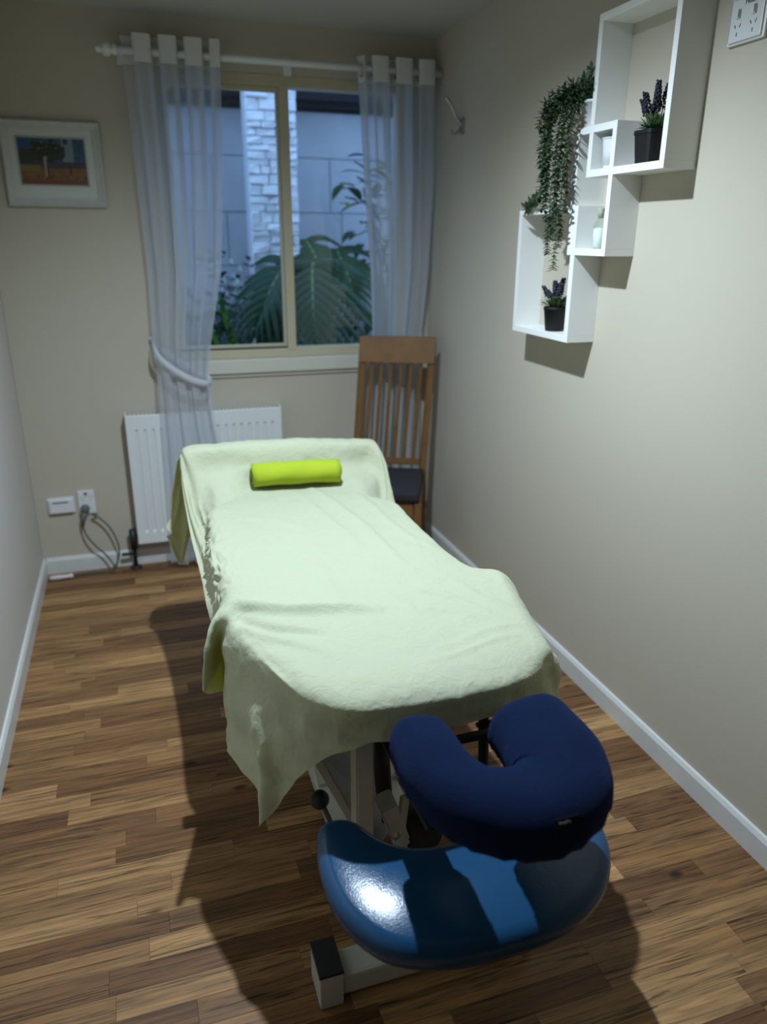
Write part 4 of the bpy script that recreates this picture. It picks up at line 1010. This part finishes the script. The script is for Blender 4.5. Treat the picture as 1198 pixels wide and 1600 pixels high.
def lobed_leaf(parent, base, tip, face, width, pairs=9, mat=PHIL, seed=0):
    """deeply cut leaf: midrib from base to tip, finger lobes either side, drooping"""
    r = random.Random(seed); base = Vector(base); tip = Vector(tip); face = Vector(face).normalized()
    ax = (tip-base); L_ = ax.length; ax.normalize(); sd = ax.cross(face).normalized(); nr = sd.cross(ax).normalized()
    if nr.dot(face) < 0: nr = -nr
    bm = B()
    mid = [base + ax*L_*f + nr*0.10*L_*math.sin(PI*f) for f in [k/20 for k in range(21)]]
    tube(bm, mid, [0.009*(1-0.7*k/20)+0.001 for k in range(21)], 6, mi=1)
    for sgn in (-1, 1):
        for k in range(pairs):
            f = 0.02 + 0.93*k/(pairs-1); i = min(int(f*20), 19); c = mid[i].lerp(mid[i+1], f*20-i)
            ln = width*0.55*(0.55+0.62*math.sin(PI*min(1, 0.22+f*0.80)))*r.uniform(0.9, 1.08)
            an = math.radians(18 + 48*f - 26*(k == 0)) ; wd = L_/pairs*1.45
            d = (sd*sgn*math.cos(an) + ax*math.sin(an)); q = d.cross(nr).normalized()*sgn
            a_, b2, m_ = [], [], []
            for s in range(8):
                g = s/7; w_ = wd*0.5*(0.95 if g < 0.15 else 0.86)*math.cos(PI/2*g**2.6)**0.7 if g < 1 else 0.001
                cc = c + d*ln*g + ax*ln*0.30*g*g - nr*(0.34*ln*g*g) + nr*0.03*math.sin(PI*g)
                a_.append(bm.verts.new(cc + ax*w_ - nr*0.012*g)); b2.append(bm.verts.new(cc - ax*w_ - nr*0.012*g)); m_.append(bm.verts.new(cc + nr*0.007))
            for s in range(7):
                bm.faces.new((a_[s], m_[s], m_[s+1], a_[s+1])); bm.faces.new((m_[s], b2[s], b2[s+1], m_[s+1]))
    return mesh_obj('leaf', bm, [mat, RIB], parent, True, recalc=False)
ph = thing('philodendron', 'large dark philodendron with deeply cut leaves outside the window', 'plant', (1.12, 4.95, gz))
def petiole(parent, p, q, mat=RIB):
    p = Vector(p); q = Vector(q); bm = B(); tube(bm, spline([p, p.lerp(q, 0.5)+Vector((0, 0, 0.10)), q], 12), 0.010, 8); return mesh_obj('leaf_stalk', bm, mat, parent, True)
petiole(ph, (1.14, 5.0, gz), (1.065, 4.60, 1.40))
lobed_leaf(ph, (1.065, 4.62, 1.40), (1.02, 4.40, 0.93), (-0.35, -1, 0.45), 0.66, 11, PHIL, 1)
petiole(ph, (1.16, 5.0, gz), (0.93, 4.70, 1.42))
lobed_leaf(ph, (0.93, 4.72, 1.40), (0.70, 4.52, 1.06), (-0.4, -1, 0.6), 0.42, 9, PHIL, 2)
petiole(ph, (1.18, 5.0, gz), (1.28, 4.85, 1.46))
lobed_leaf(ph, (1.28, 4.85, 1.46), (1.34, 4.60, 1.12), (-0.1, -1, 0.7), 0.50, 9, DARKG, 3)
petiole(ph, (1.12, 5.0, gz), (1.10, 4.92, 1.50))
lobed_leaf(ph, (1.10, 4.92, 1.52), (1.16, 4.72, 1.30), (-0.2, -1, 1.1), 0.46, 8, DARKG, 4)
lobed_leaf(ph, (0.86, 4.86, 1.28), (0.80, 4.50, 0.86), (-0.3, -1, 0.6), 0.44, 9, DARKG, 7)
# strap leaved clump on the left
sc = thing('strap_leaf_plant', 'bright green strap leaved clump at the lower left of the window', 'plant', (0.66, 4.60, gz))
rs = random.Random(9)
for k in range(24):
    a = rs.uniform(0, 2*PI); el = rs.uniform(0.5, 1.25); ln = rs.uniform(0.55, 0.95)
    bm = B(); blade(bm, Vector((0.66+0.04*math.cos(a), 4.60+0.04*math.sin(a), gz)), Vector((math.cos(a)*math.cos(el), math.sin(a)*math.cos(el), math.sin(el))), ln, rs.uniform(0.045, 0.07), 0.05, n=8, droop=rs.uniform(0.1, 0.5))
    mesh_obj('leaf', bm, STRAP if k % 3 else DARKG, sc, True, recalc=False)
fl = thing('white_flower_plant', 'small plant with clusters of white flowers beside the stone column', 'plant', (0.60, 4.85, gz))
bm = B()
for k in range(60):
    a = rs.uniform(0, 2*PI); h = rs.uniform(0.25, 0.85)
    blade(bm, Vector((0.60+rs.uniform(-0.16, 0.12), 4.85+rs.uniform(-0.1, 0.12), gz+h)), Vector((math.cos(a), math.sin(a), rs.uniform(-0.3, 0.6))), rs.uniform(0.06, 0.13), rs.uniform(0.03, 0.05), -0.2, n=3)
for k in range(8): tube(bm, [(0.60+rs.uniform(-0.1, 0.1), 4.85, gz), (0.60+rs.uniform(-0.14, 0.12), 4.82, gz+0.55)], 0.003, 5)
mesh_obj('foliage', bm, DARKG, fl, False, recalc=False)['kind'] = 'stuff'
for k in range(16):
    bm = B(); c = Vector((0.60+rs.uniform(-0.13, 0.06), 4.66+rs.uniform(0, 0.08), gz+rs.uniform(0.60, 0.80)))
    for j in range(5):
        a = j*2*PI/5; blade(bm, c, Vector((math.cos(a), -0.3, math.sin(a))), 0.020, 0.016, 0.2, n=2)
    mesh_obj('flower', bm, FLOW, fl, True, recalc=False)
gc = thing('ground_cover_plant', 'low clump of broad and reddish dry leaves at the window sill', 'plant', (0.70, 4.25, gz))
for k in range(30):
    a = rs.uniform(0, 2*PI); x = rs.uniform(0.40, 0.90); zz = gz + rs.uniform(0.12, 0.34)
    bm = B(); blade(bm, Vector((x, 4.25+rs.uniform(-0.12, 0.15), zz)), Vector((math.cos(a), math.sin(a)*0.6-0.2, rs.uniform(-0.1, 0.5))), rs.uniform(0.10, 0.18), rs.uniform(0.05, 0.09), -0.1, n=5, droop=0.3)
    mesh_obj('leaf', bm, (RUST, PINKL, STRAP, PHIL, DARKG)[k % 5], gc, True, recalc=False)
bm = B()
for k in range(14):
    x = 0.40+0.5*k/13; tube(bm, [(0.70, 4.28, gz-0.02), (x, 4.25, gz+0.22)], 0.006, 5)
mesh_obj('stems', bm, STEM, gc, False)
sh = thing('garden_shrub', 'dark leafy shrub climbing past the right hand window pane', 'plant', (1.62, 4.95, gz))
bm = B()
for k in range(7): tube(bm, spline([(1.62, 4.95, gz), (1.55+rs.uniform(-0.1, 0.2), 4.92, 1.3), (1.45+rs.uniform(-0.12, 0.25), 4.85, rs.uniform(1.6, 2.0))], 10), [0.014-0.001*i for i in range(10)], 6)
mesh_obj('stems', bm, plain('bark', (0.05, 0.04, 0.03), 0.9), sh, True)
for k in range(110):
    h = rs.uniform(0.15, 1.38); cx = 1.56 - 0.10*(h > 1.0); a = rs.uniform(0, 2*PI)
    p = Vector((cx+rs.uniform(-0.22, 0.32)*(1.15 if h < 0.9 else 0.75), 4.85+rs.uniform(-0.2, 0.15), gz+h))
    bm = B(); blade(bm, p, Vector((math.cos(a), math.sin(a)*0.7-0.2, rs.uniform(-0.4, 0.5))), rs.uniform(0.10, 0.19), rs.uniform(0.045, 0.075), -0.15, n=4, droop=0.35)
    mesh_obj('leaf', bm, (DARKG, PHIL, DARKG, STRAP, DARKG, DARKG, PINKL if k % 4 == 0 else DARKG)[k % 7], sh, True, recalc=False)

hd = thing('low_hedge', 'dark low leafy hedge filling the bed at the foot of the garden wall', 'hedge', (1.0, 5.25, gz))
bm = B()
for k in range(12):
    x = 0.15+0.16*k; tube(bm, [(x, 5.26, gz), (x+rs.uniform(-.05, .05), 5.24, gz+rs.uniform(0.3, 0.6))], 0.008, 5)
mesh_obj('stems', bm, STEM, hd)
for k in range(230):
    x = rs.uniform(0.05, 2.1); h = rs.uniform(0.05, 0.62); a = rs.uniform(0, 2*PI)
    bm = B(); blade(bm, Vector((x, rs.uniform(5.17, 5.34), gz+h)), Vector((math.cos(a), -0.5+0.2*math.sin(a), rs.uniform(-0.3, 0.6))), rs.uniform(0.09, 0.17), rs.uniform(0.05, 0.085), -0.15, n=3, droop=0.3)
    mesh_obj('leaf', bm, (DARKG, DARKG, PHIL)[k % 3], hd, True, recalc=False)
